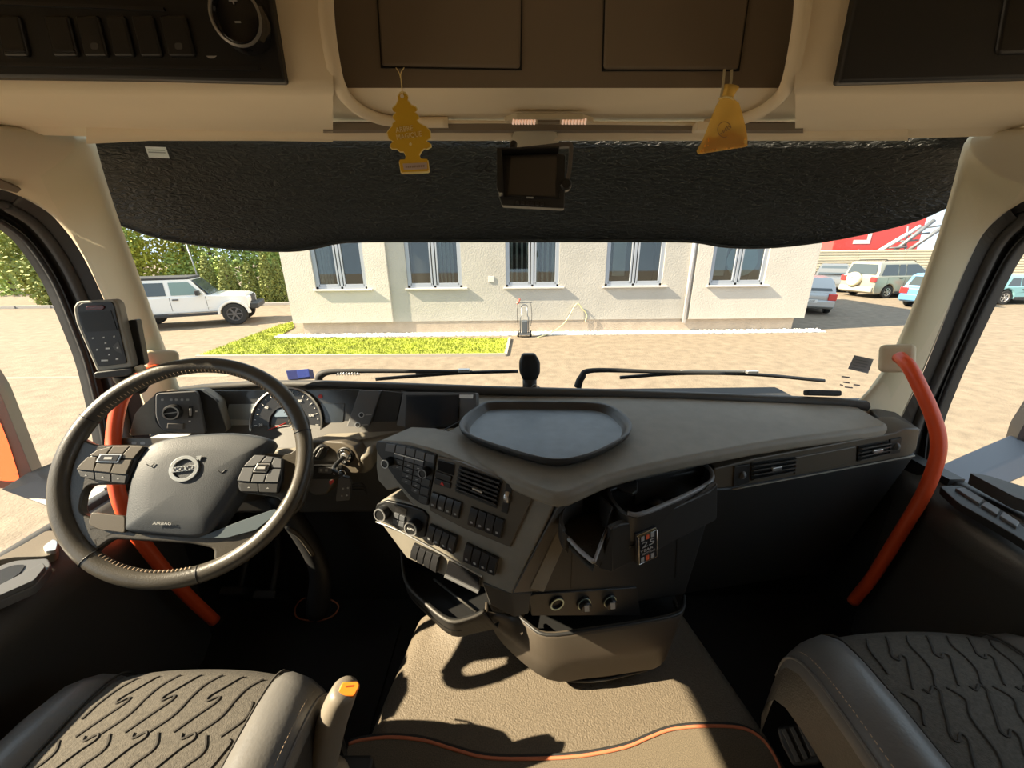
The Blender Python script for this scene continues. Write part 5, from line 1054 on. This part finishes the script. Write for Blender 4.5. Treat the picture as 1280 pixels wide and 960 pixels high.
for x, y, w in ((260, 498, 8), (375, 490, 8), (488, 480, 8), (395, 550, 10), (305, 622, 9), (418, 608, 22), (525, 602, 9), (435, 675, 10), (385, 738, 36), (520, 722, 14)): pp('remote_mark', RP, [cr(x - w, y - 7), cr(x + w, y - 9), cr(x + w, y + 7), cr(x - w, y + 9)], WHITE, rm, out=.0088, depth=.0006)
pp('remote_key', RP, [cr(470, 590), cr(535, 525), cr(575, 665), cr(510, 640)], mat('key_grey', (.07, .07, .07), .4), rm, out=.0086, depth=.001)

# ---- reversing monitor
cm = cv(460, 80, 4.923); MP = plane3(PY(640, 200, .90), PY(700, 200, .895), PY(665, 255, .885))
mo = thing('reversing_monitor', PY(670, 175, .93), 'small black monitor hanging from a bracket above the windscreen', 'monitor')
pp('monitor_body', MP, rnd([cm(805, 560), cm(1165, 548), cm(1215, 560), cm(1208, 890), cm(825, 870), cm(800, 800)], 2), CHAR, mo, out=.002, depth=.022, bev=.003)
pp('monitor_bezel', MP, [cm(822, 566), cm(1162, 552), cm(1180, 832), cm(838, 822)], BLACK, mo, out=.005, depth=.004, bev=.001)
pp('monitor_screen', MP, [cm(880, 576), cm(1160, 560), cm(1150, 822), cm(860, 808)], mat('monitor_glass', (.035, .030, .026), .25, coat=.3), mo, out=.0068, depth=.002)
pp('monitor_hood', MP, [cm(800, 560), cm(828, 562), cm(838, 825), cm(812, 820), cm(800, 790)], BLACK, mo, out=.035, depth=.035, bev=.001)
pp('monitor_hood', MP, [cm(802, 552), cm(1170, 542), cm(1172, 552), cm(806, 563)], BLACK, mo, out=.03, depth=.03, bev=.001)
ks = pp('button_strip', MP, [cm(905, 840), cm(1090, 852), cm(1088, 876), cm(905, 866)], BLACK, mo, out=.004, depth=.003)
for k in range(6): pp('monitor_button', MP, [cm(912 + k * 30, 846 + k * 2), cm(930 + k * 30, 848 + k * 2), cm(930 + k * 30, 868 + k * 1.4), cm(912 + k * 30, 866 + k * 1.4)], SWITCH, ks, out=.006, depth=.003, bev=.0006)
pp('maker_mark', MP, [cm(975, 822), cm(1018, 824), cm(1018, 834), cm(975, 832)], DIM, mo, out=.0075, depth=.001)
tube('bracket_arm', [MP.hit(*cm(860, 515)) - MP.n * .02, MP.hit(*cm(1100, 500)) - MP.n * .01, MP.hit(*cm(1225, 500)) + MP.n * .0, MP.hit(*cm(1248, 520)) + MP.n * .002, MP.hit(*cm(1238, 660)) + MP.n * .002, MP.hit(*cm(1222, 745)) + MP.n * .002], 0, mat('bracket_grey', (.10, .095, .09), .45), mo, sm=4, sq=(.008, .010, tuple(MP.n)))
lathe('clamp_knob', MP.hit(*cm(1218, 745)) + MP.n * .0, MP.n, [(.012, -.008), (.012, .006), (.009, .009), (0, .009)], BLACK, mo, n=9)
lathe('mount_plate', PY(668, 178, .99), (0, -.5, -1), [(.055, 0), (.052, .004), (.03, .006), (0, .006)], PILLAR, mo, n=32, smooth=True)
tube('mount_post', [PY(642, 180, .94), PY(640, 195, .91)], .008, BLACK, mo, n=8, sm=0)

# ---- air freshener tree and scented pouch
AY = .705; ct_ = cv(475, 80, 6.62)
def AP(x, y, Y=AY): return PY(*ct_(x, y), Y)
af = thing('air_freshener', AP(280, 600), 'yellow tree-shaped card air freshener hanging from the locker door', 'air freshener')
ol = [(188, 225), (215, 235), (235, 265), (228, 292), (262, 335), (300, 352), (312, 378), (290, 392), (322, 425), (330, 448), (308, 462), (330, 490), (385, 518), (420, 555), (425, 612), (388, 640), (425, 665), (428, 690), (395, 708), (370, 705), (345, 728), (328, 760), (345, 795), (400, 798), (412, 892), (400, 902), (182, 912), (172, 900), (158, 812), (165, 803), (208, 800), (214, 768), (196, 732), (165, 732), (138, 708), (100, 708), (80, 690), (88, 665), (108, 645), (70, 622), (55, 570), (75, 540), (100, 515), (102, 492), (128, 470), (104, 448), (105, 428), (132, 395), (105, 385), (100, 362), (130, 335), (152, 290), (145, 262), (165, 232)]
YEL = mat('card_yellow', (.72, .43, .02), .6); YELE = mat('card_edge', (.92, .76, .35), .6)
card = [AP(*p) for p in ol]; cc = sum(card, V()) / len(card)
prism('card', [p + V((0, -.001, 0)) for p in card], (0, .002, 0), YELE, af)
prism('card_print', [cc + (p - cc) * .955 + V((0, -.0016, 0)) for p in card], (0, .001, 0), YEL, af)
APL = Plane(AP(240, 560) + V((0, -.0022, 0)), (0, -1, 0))
ptext('print_text', 'ARBRE', APL, ct_(135, 548), ct_(278, 528), 6.5, YELE, af, out=.0003); ptext('print_text', 'MAGIQUE', APL, ct_(145, 608), ct_(352, 578), 8, YELE, af, out=.0003)
pp('print_mark', APL, rnd([ct_(240, 660), ct_(252, 645), ct_(265, 660), ct_(262, 675), ct_(243, 675)], 1), YELE, af, out=.0003, depth=.0005)
pp('print_box', APL, [ct_(188, 825), ct_(388, 815), ct_(392, 868), ct_(198, 878)], mat('card_pink', (.55, .42, .35), .7), af, out=.0003, depth=.0005)
for k in range(9): pp('print_bar', APL, [ct_(212 + k * 18, 845 - k), ct_(224 + k * 18, 844 - k), ct_(224 + k * 18, 860 - k), ct_(212 + k * 18, 861 - k)], mat('card_ink', (.35, .24, .16), .7), af, out=.0008, depth=.0005)
lathe('eyelet', AP(186, 272) + V((0, -.0025, 0)), (0, -1, 0), [(.0028, 0), (.0028, .0006), (0, .0006)], CREAM, af, n=14)
for q in ([(132, 30), (160, 80), (178, 160), (186, 250)], [(200, 28), (172, 80), (176, 160), (184, 250)]): tube('string', [AP(x, y, AY - .003) for x, y in q], .0007, YELE, af, n=5)
cp_ = cv(865, 80, 8.0); PYY = .70
def PP_(x, y, Y=PYY): return PY(*cp_(x, y), Y)
sc_ = thing('scent_pouch', PP_(300, 890), 'yellow organza scent pouch hanging from the locker door', 'pouch')
ORG_ = bpy.data.materials.new('organza'); ORG_.use_nodes = True; nt = ORG_.node_tree; nt.nodes.remove(nt.nodes['Principled BSDF'])
tb = nt.nodes.new('ShaderNodeBsdfTransparent'); tb.inputs[0].default_value = (1, .86, .5, 1); df = nt.nodes.new('ShaderNodeBsdfDiffuse'); df.inputs[0].default_value = (.95, .72, .25, 1); tl = nt.nodes.new('ShaderNodeBsdfTranslucent'); tl.inputs[0].default_value = (.95, .72, .25, 1)
m1 = nt.nodes.new('ShaderNodeMixShader'); m1.inputs[0].default_value = .5; m2 = nt.nodes.new('ShaderNodeMixShader'); m2.inputs[0].default_value = .5
nt.links.new(df.outputs[0], m1.inputs[1]); nt.links.new(tl.outputs[0], m1.inputs[2]); nt.links.new(tb.outputs[0], m2.inputs[1]); nt.links.new(m1.outputs[0], m2.inputs[2]); nt.links.new(m2.outputs[0], nt.nodes['Material Output'].inputs[0])
prof = [(325, 205, 470, 235, .006), (300, 260, 430, 290, .008), (285, 345, 400, 345, .007), (250, 400, 460, 400, .012), (200, 520, 490, 500, .016), (140, 680, 525, 640, .017), (90, 790, 545, 740, .015), (45, 870, 555, 815, .006), (60, 902, 540, 828, .002)]
rings = []
for xl, yl, xr, yr, dpt in prof:
    A, B = PP_(xl, yl), PP_(xr, yr); rg = []
    for k in range(24):
        a = 2 * math.pi * k / 24; w = 1 + .05 * math.sin(7 * a) * (1 if yl < 450 else .3); rg.append((A + B) / 2 + (B - A) / 2 * math.cos(a) * w + V((0, -dpt * math.sin(a), 0)))
    rings.append(rg)
loft('pouch_bag', rings, ORG_, sc_, smooth=True, caps=False)
gn = MB(); r_ = random.Random(9)
for i in range(420):
    t, u = r_.random(), r_.random(); xl, xr = 140 + (60 - 140) * t, 525 + 15 * t; x = xl + 15 + (xr - xl - 30) * u; y0, y1 = 735 - 45 * u + 20 * math.sin(u * 9), 890 - 70 * u
    y = y0 + (y1 - y0) * t; c = PP_(x, y) + V((0, r_.uniform(-.010, .010) * (1 - t * .7), 0)); gn.box(c, (.0013, .0013, .0013), (V((1, .3, 0)).normalized(), V((-.3, 1, 0)).normalized(), V((0, 0, 1))))
tag(gn.build('scent_granules', mat('granule', (.72, .36, .04), .5), sc_), kind='stuff')
PPL = Plane(PP_(330, 660) + V((0, -.018, 0)), (0, -1, 0)); INK = mat('pouch_ink', (.25, .18, .10), .8)
tube('printed_ring', [PPL.hit(*cp_(325 + 68 * math.cos(a) * (1), 655 + 78 * math.sin(a))) for a in [k * .35 + 1.2 for k in range(15)]], .0006, INK, sc_, n=5)
tube('printed_script', [PPL.hit(*cp_(285 + k * 8, 690 - k * 4 + 14 * math.sin(k * 1.9))) for k in range(13)], .0005, INK, sc_, n=5); tube('printed_script', [PPL.hit(*cp_(330 + k * 7, 640 - k * 3 + 10 * math.sin(k * 2.2))) for k in range(9)], .0005, INK, sc_, n=5)
tube('drawstring', [PP_(x, y, PYY - .01) for x, y in ((265, 350), (320, 330), (380, 335), (420, 360))], .0014, YELE, sc_, n=6)
for q in ([(325, 50), (318, 130), (305, 240), (290, 330)], [(398, 55), (395, 130), (385, 200), (350, 330)]): tube('ribbon', [PP_(x, y, PYY - .004) for x, y in q], 0, mat('ribbon_pale', (.5, .44, .28), .6), sc_, sq=(.0035, .0008, (0, -1, 0)))

# ---- windscreen sensor, blue box, wipers, stickers
se = thing('dash_sensor', PY(660, 484, 1.12), 'black rounded sensor standing on the dash before the windscreen', 'sensor')
QP = Plane(PY(660, 470, 1.12), (0, -1, .15))
loft('sensor_head', [[QP.hit(660.5 + (x - 660.5) * k, 460 + (y - 460) * k) + QP.n * h for x, y in rnd([(649, 452), (653, 442), (669, 442), (675, 452), (675, 466), (669, 478), (655, 478), (649, 464)], 3)] for k, h in ((.9, -.03), (1.0, -.02), (1.0, .004), (.92, .010), (.75, .012))], BLACK, se, smooth=True)
tube('sensor_stem', [QP.hit(662, 474), QP.hit(662, 488)], .022, CHAR, se, n=12, sm=0)
tube('sensor_cable', [QP.hit(664, 482) + QP.n * .02, QP.hit(668, 479) + QP.n * .03, QP.hit(676, 484) + QP.n * .02], .002, DIM, se, n=6)
bx_ = thing('blue_box', PY(372, 476, 1.16), 'small dark blue box lying at the windscreen behind the wheel', 'box'); BP_ = Plane(PY(372, 468, 1.15), (0, -1, .4))
NAVY = mat('navy_card', (.015, .022, .13), .35)
pp('box_body', BP_, [(357, 463), (385, 461), (388, 473), (360, 475)], NAVY, bx_, out=.0, depth=.03, bev=.002); pp('box_lid', BP_, [(371, 462.4), (386, 461), (388, 471), (373, 473)], mat('navy_light', (.03, .05, .25), .3), bx_, out=.003, depth=.006, bev=.001)
def wiper(pts, blade, label, Y):
    t = thing('wiper', PY(*pts[0], Y), label, 'wiper', 'windscreen wipers'); tube('wiper_arm', [PY(x, y, Y) for x, y in pts], [.014, .013, .009, .007, .006], RUBBER, t, n=8)
    tube('wiper_blade', [PY(x, y, Y + .01) for x, y in blade], .007, BLACK, t, n=6); tube('blade_carrier', [PY(x, y - 3, Y + .005) for x, y in blade[1:-1]], .006, mat('wiper_grey', (.08, .085, .09), .4), t, n=6)
    m_ = blade[len(blade) // 2]; box('blade_clip', PY(m_[0], m_[1] - 3, Y - .01), (.02, .008, .006), SATIN, t, bev=.003); return t
w_ = wiper([(398, 482), (402, 468), (430, 464), (520, 464), (590, 465)], [(470, 474), (520, 470), (580, 466), (648, 464)], 'black wiper at the driver side with a coil spring', 1.30)
tube('spring', [PY(420 + k * .9, 467.5 + 1.6 * math.sin(k * 1.6), 1.29) for k in range(34)], .0016, SATIN, w_, n=5, sm=2)
wiper([(722, 484), (727, 472), (742, 463), (830, 465), (905, 467)], [(775, 472), (850, 467), (940, 468), (1030, 476)], 'black wiper lying across the passenger side of the windscreen', 1.28)
GP = Plane(PY(1075, 455, 1.02), (-.35, -1, .1))
sk = pp('windscreen_sticker', GP, [(1068, 444), (1092, 449), (1085, 467), (1060, 461)], mat('sticker_grey', (.34, .34, .38), .6), None, depth=.0008); tag(sk, 'grey printed sticker in the lower passenger corner of the windscreen', 'sticker')
for k in range(4): pp('print_line', GP, [(1069 - k * 1.6, 448.5 + k * 3.4), (1086 - k * 1.6, 452 + k * 3.4), (1086 - k * 1.6, 453 + k * 3.4), (1069 - k * 1.6, 449.5 + k * 3.4)], mat('sticker_ink', (.22, .22, .25), .6), sk, out=.0006, depth=.0004)
gm = None
for k, (x, y, w) in enumerate(((1057, 471, 5), (1058, 478, 4), (1061, 484, 5), (1071, 481, 4), (1052, 481, 2))):
    o = pp('glass_marking' if gm is None else 'mark', GP, [(x - w, y - 1), (x + w, y), (x + w, y + 1.6), (x - w, y + .6)], MATS['sticker_ink'], gm, depth=.0008)
    if gm is None: gm = tag(o, 'tiny dark maker marking etched below the windscreen sticker', 'marking')
be = pp('windscreen_foot_cap', Plane(PZ(1030, 492, -.39), (0, -.9, .4)), [(1010, 487), (1053, 488), (1053, 495), (1010, 494)], RUBBER, da, out=0, depth=.02, bev=.004)

# ---- engine tunnel and mat
ZU = -1.06
ys = [(-.35, ZU, 0), (.2, ZU, 0), (.45, ZU, 0), (.58, ZU, .0), (.68, ZU + .004, .1), (.74, ZU + .015, .3), (.79, ZU + .045, .6), (.83, ZU + .10, .85), (.86, ZU + .18, 1), (.88, ZU + .28, 1)]
rows = []
for y, z, k in ys:
    xl, xr = -.405 + .05 * max(0, (y - .55) / .3), .55 - .06 * max(0, (y - .5) / .3)
    row = [R(xl - .03, y, -1.21), R(xl - .018, y, -1.13), R(xl, y, ZU - .03), R(xl + .02, y, ZU - .006), R(xl + .05, y, ZU)]
    for i in range(9):
        u_ = i / 8; x = (xl + .07) + (xr - xl - .14) * u_; e = min(1, min(u_, 1 - u_) / .22); row.append(R(x, y, ZU + (z - ZU) * (e * e * (3 - 2 * e))))
    row += [R(xr - .05, y, ZU), R(xr - .02, y, ZU - .006), R(xr, y, ZU - .03), R(xr + .018, y, -1.13), R(xr + .03, y, -1.21)]
    rows.append(row)
struct(loft('engine_tunnel', rows, TUNNEL, ring=False, smooth=True, sub=1), 'grained engine tunnel between the seats')
me_ = [(436, 930), (455, 925), (490, 922), (530, 926), (570, 938), (605, 947), (650, 949), (720, 946), (780, 935), (812, 922), (840, 912), (880, 908), (925, 910), (950, 922), (968, 945), (985, 985)]
ME = spline([PZ(x, y, ZU + .008) for x, y in me_], 4)
fm = thing('tunnel_mat', R(.05, .4, ZU), 'dark carpet mat with orange piping on the engine tunnel', 'mat')
prism('carpet', ME + [R(.52, -.2, ZU + .008), R(-.36, -.2, ZU + .008)], (0, 0, -.006), MATM, fm)
tube('piping', [p + V((0, 0, .001)) for p in ME], .0035, MATTRIM, fm, n=8, sm=0)
tube('edge_binding', [p + V((0, .006, -.003)) for p in ME], .0045, RUBBER, fm, n=8, sm=0)

# ---- seats
FAB = mat('seat_fabric', (.080, .071, .058), .95, bump=.9, bscale=500, var=.25, vscale=200); FABD = mat('fabric_seam', (.045, .040, .034), .95)
def seat(name, label, cx, yf, zt, hw):
    t = thing(name, R(cx, yf - .3, -1.2), label, 'seat')
    along = [(0.012, -.16), (.0, -.11), (.004, -.06), (.018, -.03), (.045, -.010), (.09, -.001), (.16, 0), (.26, -.006), (.40, -.014), (.60, -.02)]
    def band(x0, x1, prof, m, nm):
        rows = []
        for dy, dz in along:
            rows.append([R(cx + x0 + (x1 - x0) * u_, yf - dy - (.035 * (abs((x0 + (x1 - x0) * u_) / hw) ** 3)), zt + dz + h_) for u_, h_ in prof])
        return loft(nm, rows, m, t, ring=False, smooth=True)
    fw2 = .155
    band(-fw2, fw2, [(k / 12, -.004 + .008 * math.sin(math.pi * k / 12)) for k in range(13)], FAB, 'fabric_panel')
    for s in (-1, 1):
        b = band(s * fw2, s * hw, [(0, -.004), (.08, .006), (.3, .016), (.6, .014), (.85, -.002), (.97, -.020), (1.0, -.045)], LEATHERS, 'side_bolster')
        band(s * hw, s * (hw + .004), [(0, -.045), (.5, -.09), (1, -.14)], LEATHER, 'side_panel')
        pts = [R(cx + s * (hw - .004), yf - dy - .034, zt + dz - .019) for dy, dz in along[1:]]
        tube('edge_piping', pts, .0032, LEATHERS, t, n=6, sm=3)
        sb_ = MB(); P_ = spline([R(cx + s * (hw - .014), yf - dy - .033, zt + dz - .004) for dy, dz in along[2:]], 10)
        for a, b2 in zip(P_[::1], P_[1::1]): d = b2 - a; sb_.box(a.lerp(b2, .4), (d.length * .28, .0007, .0007), (d.normalized(), V((1, 0, 0)), V((0, 0, 1))))
        sb_.build('stitching', STITCH, b)
        tube('panel_seam', [R(cx + s * fw2, yf - dy, zt + dz - .002) for dy, dz in along[2:]], .0022, FABD, t, n=5, sm=3)
    # quilting seams on the fabric
    qm = MB()
    def fz(x, dy):
        for (a, b), (c, d) in zip(along[1:], along[2:]):
            if a <= dy <= c: dz = b + (d - b) * (dy - a) / (c - a); break
        else: dz = along[-1][1]
        return zt + dz - .004 + .008 * math.sin(math.pi * (x + fw2) / (2 * fw2)) + .0006
    motif = [(0, 0), (.035, .05), (.060, .085), (.055, .10), (.035, .085), (.028, .098), (.05, .13), (.08, .175), (.10, .20), (.092, .215), (.07, .20), (.062, .212)]
    for lane in range(-6, 13):
        x0 = -.16 + lane * .040
        for rep_ in range(5):
            pts = []
            for mx_, my in motif:
                x = x0 + (mx_ + rep_ * .100) * .62 - .10; dy = .50 - (my + rep_ * .215) * .56; pts.append((x, dy))
            if (lane + rep_) % 2: pts = [pts[0], pts[1], pts[6], pts[7], pts[-1]]
            pts = [(x, dy) for x, dy in pts if abs(x) < fw2 - .006 and dy > .03]
            if len(pts) > 2: tubeg(qm, [R(cx + p.x, yf - p.y - .035 * abs(p.x / hw) ** 3, fz(p.x, p.y)) for p in spline([V((x, dy, 0)) for x, dy in pts], 5)], .0022, 5)
    qm.build('quilt_seams', FABD, t)
    box('cushion_base', R(cx, yf - .33, zt - .13), (hw - .01, .29, .05), CHAR, t, bev=.02)
    loft('backrest', [[R(cx + math.copysign(hw * w, x) if False else cx + x * w, yf - .60 - dd * .5 + yy, z) for x, yy in ((-hw, .0), (-hw, .07), (-.15, .05), (.15, .05), (hw, .07), (hw, 0), (0, -.08))] for w, dd, z in ((1, 0, zt - .02), (1.0, .08, zt + .25), (.95, .2, zt + .52), (.7, .24, zt + .62), (.5, .26, zt + .66))], LEATHER, t, smooth=True)
    MB().box(R(cx, yf - .33, (zt - .16 - 1.2) / 2), (.17, .22, (1.2 + zt - .18) / 2)).build('pedestal', CHAR, t, bev=.01)
    return t
seat('cab_seat', 'driver seat with leather bolsters and sunlit quilted fabric middle', -.668, .548, -.755, .25)
seat('cab_seat', 'passenger seat with leather bolsters in shade, quilted fabric middle', .745, .588, -.725, .255)

# ---- gear lever on the driver seat
gl = thing('gear_lever', PY(405, 985, .43), 'grey gear lever with an orange thumb button beside the driver seat', 'lever')
LG = mat('lever_grey', (.20, .175, .14), .4, bump=.1, bscale=500)
ax_ = [PY(404, 965, .43), PY(408, 935, .445), PY(416, 900, .462), PY(424, 878, .472), PY(431, 862, .476)]
A_ = spline(ax_, 4); rows = []
for i, p in enumerate(A_):
    k = i / (len(A_) - 1); w = .0215 + .004 * math.sin(k * 3.0); t_ = (A_[min(i + 1, len(A_) - 1)] - A_[max(i - 1, 0)]).normalized(); s_ = V((1, -.35, 0)); s_ = (s_ - t_ * s_.dot(t_)).normalized(); n_ = t_.cross(s_)
    rows.append([p + s_ * math.cos(a) * w + n_ * math.sin(a) * w * 1.25 for a in [j_ * math.pi / 8 for j_ in range(16)]])
rows.append([rows[-1][0].lerp(rows[-1][8], .5) + (q - rows[-1][0].lerp(rows[-1][8], .5)) * .7 + t_ * .006 for q in rows[-1]])
loft('grip', rows, LG, gl, smooth=True)
GPN = Plane(A_[-1] + V((0, 0, .008)), (A_[-1] - A_[-4]).normalized() * .8 + V((0, -.5, .45)))
pb = pp('thumb_button', GPN, rnd([(421, 868), (428, 853), (448, 852), (450, 858), (443, 871), (424, 871)], 3), ORANGEB, gl, out=.004, depth=.012, bev=.003)
pp('button_mark', GPN, [(432, 858), (442, 857), (441, 859), (432, 860)], mat('button_ink', (.35, .06, .01), .5), pb, out=.0048, depth=.001)
tube('trigger', [PY(412, 892, .452), PY(409, 907, .445)], .005, BLACK, gl, n=8, sm=0)
lathe('lever_collar', ax_[0] + V((0, 0, -.0)), (ax_[2] - ax_[0]), [(.05, -.03), (.048, -.012), (.032, -.002), (.024, .004), (.02, .006)], LG, gl, n=28, smooth=True)
box('lever_base', PY(420, 990, .43), (.06, .05, .02), CHAR, gl, bev=.01)
# ---- seat switch block on the passenger side
ct2 = cv(800, 600, 2.6667); KZ = PZ(1000, 930, -.96); KPL = Plane(KZ, (-.55, -.45, .75))
kb_ = thing('seat_switch', KZ - V((0, 0, .05)), 'black ribbed rocker switch with two arrows at the passenger seat foot', 'switch')
pp('switch_body', KPL, rnd([ct2(455, 825), ct2(540, 810), ct2(622, 880), ct2(600, 950), ct2(510, 955), ct2(470, 880)], 5), CHAR, kb_, out=0, depth=.04, bev=.006)
for k in range(3): pp('rib', KPL, [ct2(470 + k * 28, 828 - k * 5), ct2(486 + k * 28, 825 - k * 5), ct2(540 + k * 25, 938 - k * 10), ct2(522 + k * 25, 942 - k * 10)], DASHD, kb_, out=.008, depth=.008, bev=.002)
pp('arrow', KPL, [ct2(552, 848), ct2(562, 836), ct2(570, 852)], WHITE, kb_, out=.002, depth=.003); pp('arrow', KPL, [ct2(568, 870), ct2(582, 866), ct2(580, 882)], WHITE, kb_, out=.002, depth=.003)

# ---- steering column foot, mat piping, pedals
cf = thing('steering_column', PZ(392, 770, -1.2), 'dark steering column running down to a boot on the driver floor', 'column')
tube('column_tube', [WC - WN * .28 + V((.06, .0, -.06)), PY(396, 700, .92), PY(398, 765, .90)], [.03, .028, .036], CHAR, cf, n=12)
tube('boot_ring', [PZ(x, y, -1.195) for x, y in ((370, 758), (370, 770), (382, 775), (402, 775), (418, 768), (422, 755), (400, 745), (380, 748))], .0025, MATTRIM, cf, n=6, closed=True)
tube('adjuster_rod', [PY(360, 660, .85), PY(376, 672, .86), PY(392, 694, .87)], .006, BROWN, cf, n=8)
for i, (x, y, lab) in enumerate(((300, 740, 'black brake pedal deep in the driver footwell'), (340, 745, 'black accelerator pedal next to the brake pedal'))):
    p = PY(x, y, .95); o = thing('pedal', p, lab, 'pedal', 'driver pedals'); box('pad', p, (.035, .012, .05), RUBBER, o, ax=(V((1, 0, 0)), V((0, .8, .6)), V((0, -.6, .8))), bev=.006); tube('pedal_arm', [p, p + V((0, .08, .12)), p + V((0, .09, .3))], .010, CHAR, o, n=8)
dm = thing('driver_mat', R(-.7, .6, -1.205), 'black carpet mat with thin orange piping in the driver footwell', 'mat')
DMp = spline([PZ(x, y, -1.2) for x, y in ((186, 752), (184, 775), (178, 805), (160, 830))], 4)
prism('carpet', [R(-.96, .95, -1.2), R(-.44, .95, -1.2), R(-.44, .2, -1.2), R(-.96, .2, -1.2)], (0, 0, -.004), CARPET, dm); tube('piping', DMp, .003, MATTRIM, dm, n=6, sm=0)

# ---- outside mirrors
MIR = mat('mirror_glass', (.75, .75, .75), .03, metal=1); MGR = mat('mirror_housing', (.055, .056, .058), .45); MGB = mat('mirror_arm_grey', (.13, .14, .16), .4)
ml = thing('door_mirror', PX(60, 615, -1.3), 'dark outside mirror and arm at the driver window', 'mirror', 'outside mirrors')
MLP = Plane(PX(20, 560, -1.42), (.62, -.78, 0))
pp('housing', MLP, rnd([(-120, 330), (-20, 460), (0, 490), (18, 535), (46, 606), (20, 612), (-120, 600)], 10), MGR, ml, out=0, depth=.08, bev=.012, seg=3)
pp('mirror_glass', MLP, rnd([(-110, 360), (-25, 485), (-2, 520), (12, 555), (26, 600), (10, 601), (-110, 585)], 8), MIR, ml, out=.004, depth=.006)
prism('arm', [PX(18, 604, -1.42), PX(48, 592, -1.40), PX(140, 606, -1.15), PX(140, 650, -1.15), PX(60, 634, -1.30), PX(0, 612, -1.42)], (0, .06, .01), MGR, ml, bev=.008)
mr = thing('door_mirror', PX(1240, 605, 1.3), 'dark outside mirror arm at the passenger window', 'mirror', 'outside mirrors')
prism('arm', [PX(1196, 606, 1.17), PX(1235, 588, 1.26), PX(1300, 560, 1.42), PX(1300, 588, 1.42), PX(1245, 612, 1.26), PX(1205, 618, 1.17)], (0, .07, .008), MGB, mr, bev=.008)
MRP = Plane(PX(1275, 560, 1.42), (-.62, -.78, 0)); pp('housing', MRP, rnd([(1268, 560), (1274, 540), (1300, 500), (1420, 400), (1420, 600), (1290, 580), (1270, 580)], 5), MGR, mr, out=0, depth=.08, bev=.012); pp('mirror_glass', MRP, rnd([(1276, 560), (1300, 515), (1410, 420), (1410, 590), (1296, 570)], 5), MIR, mr, out=.004, depth=.005)
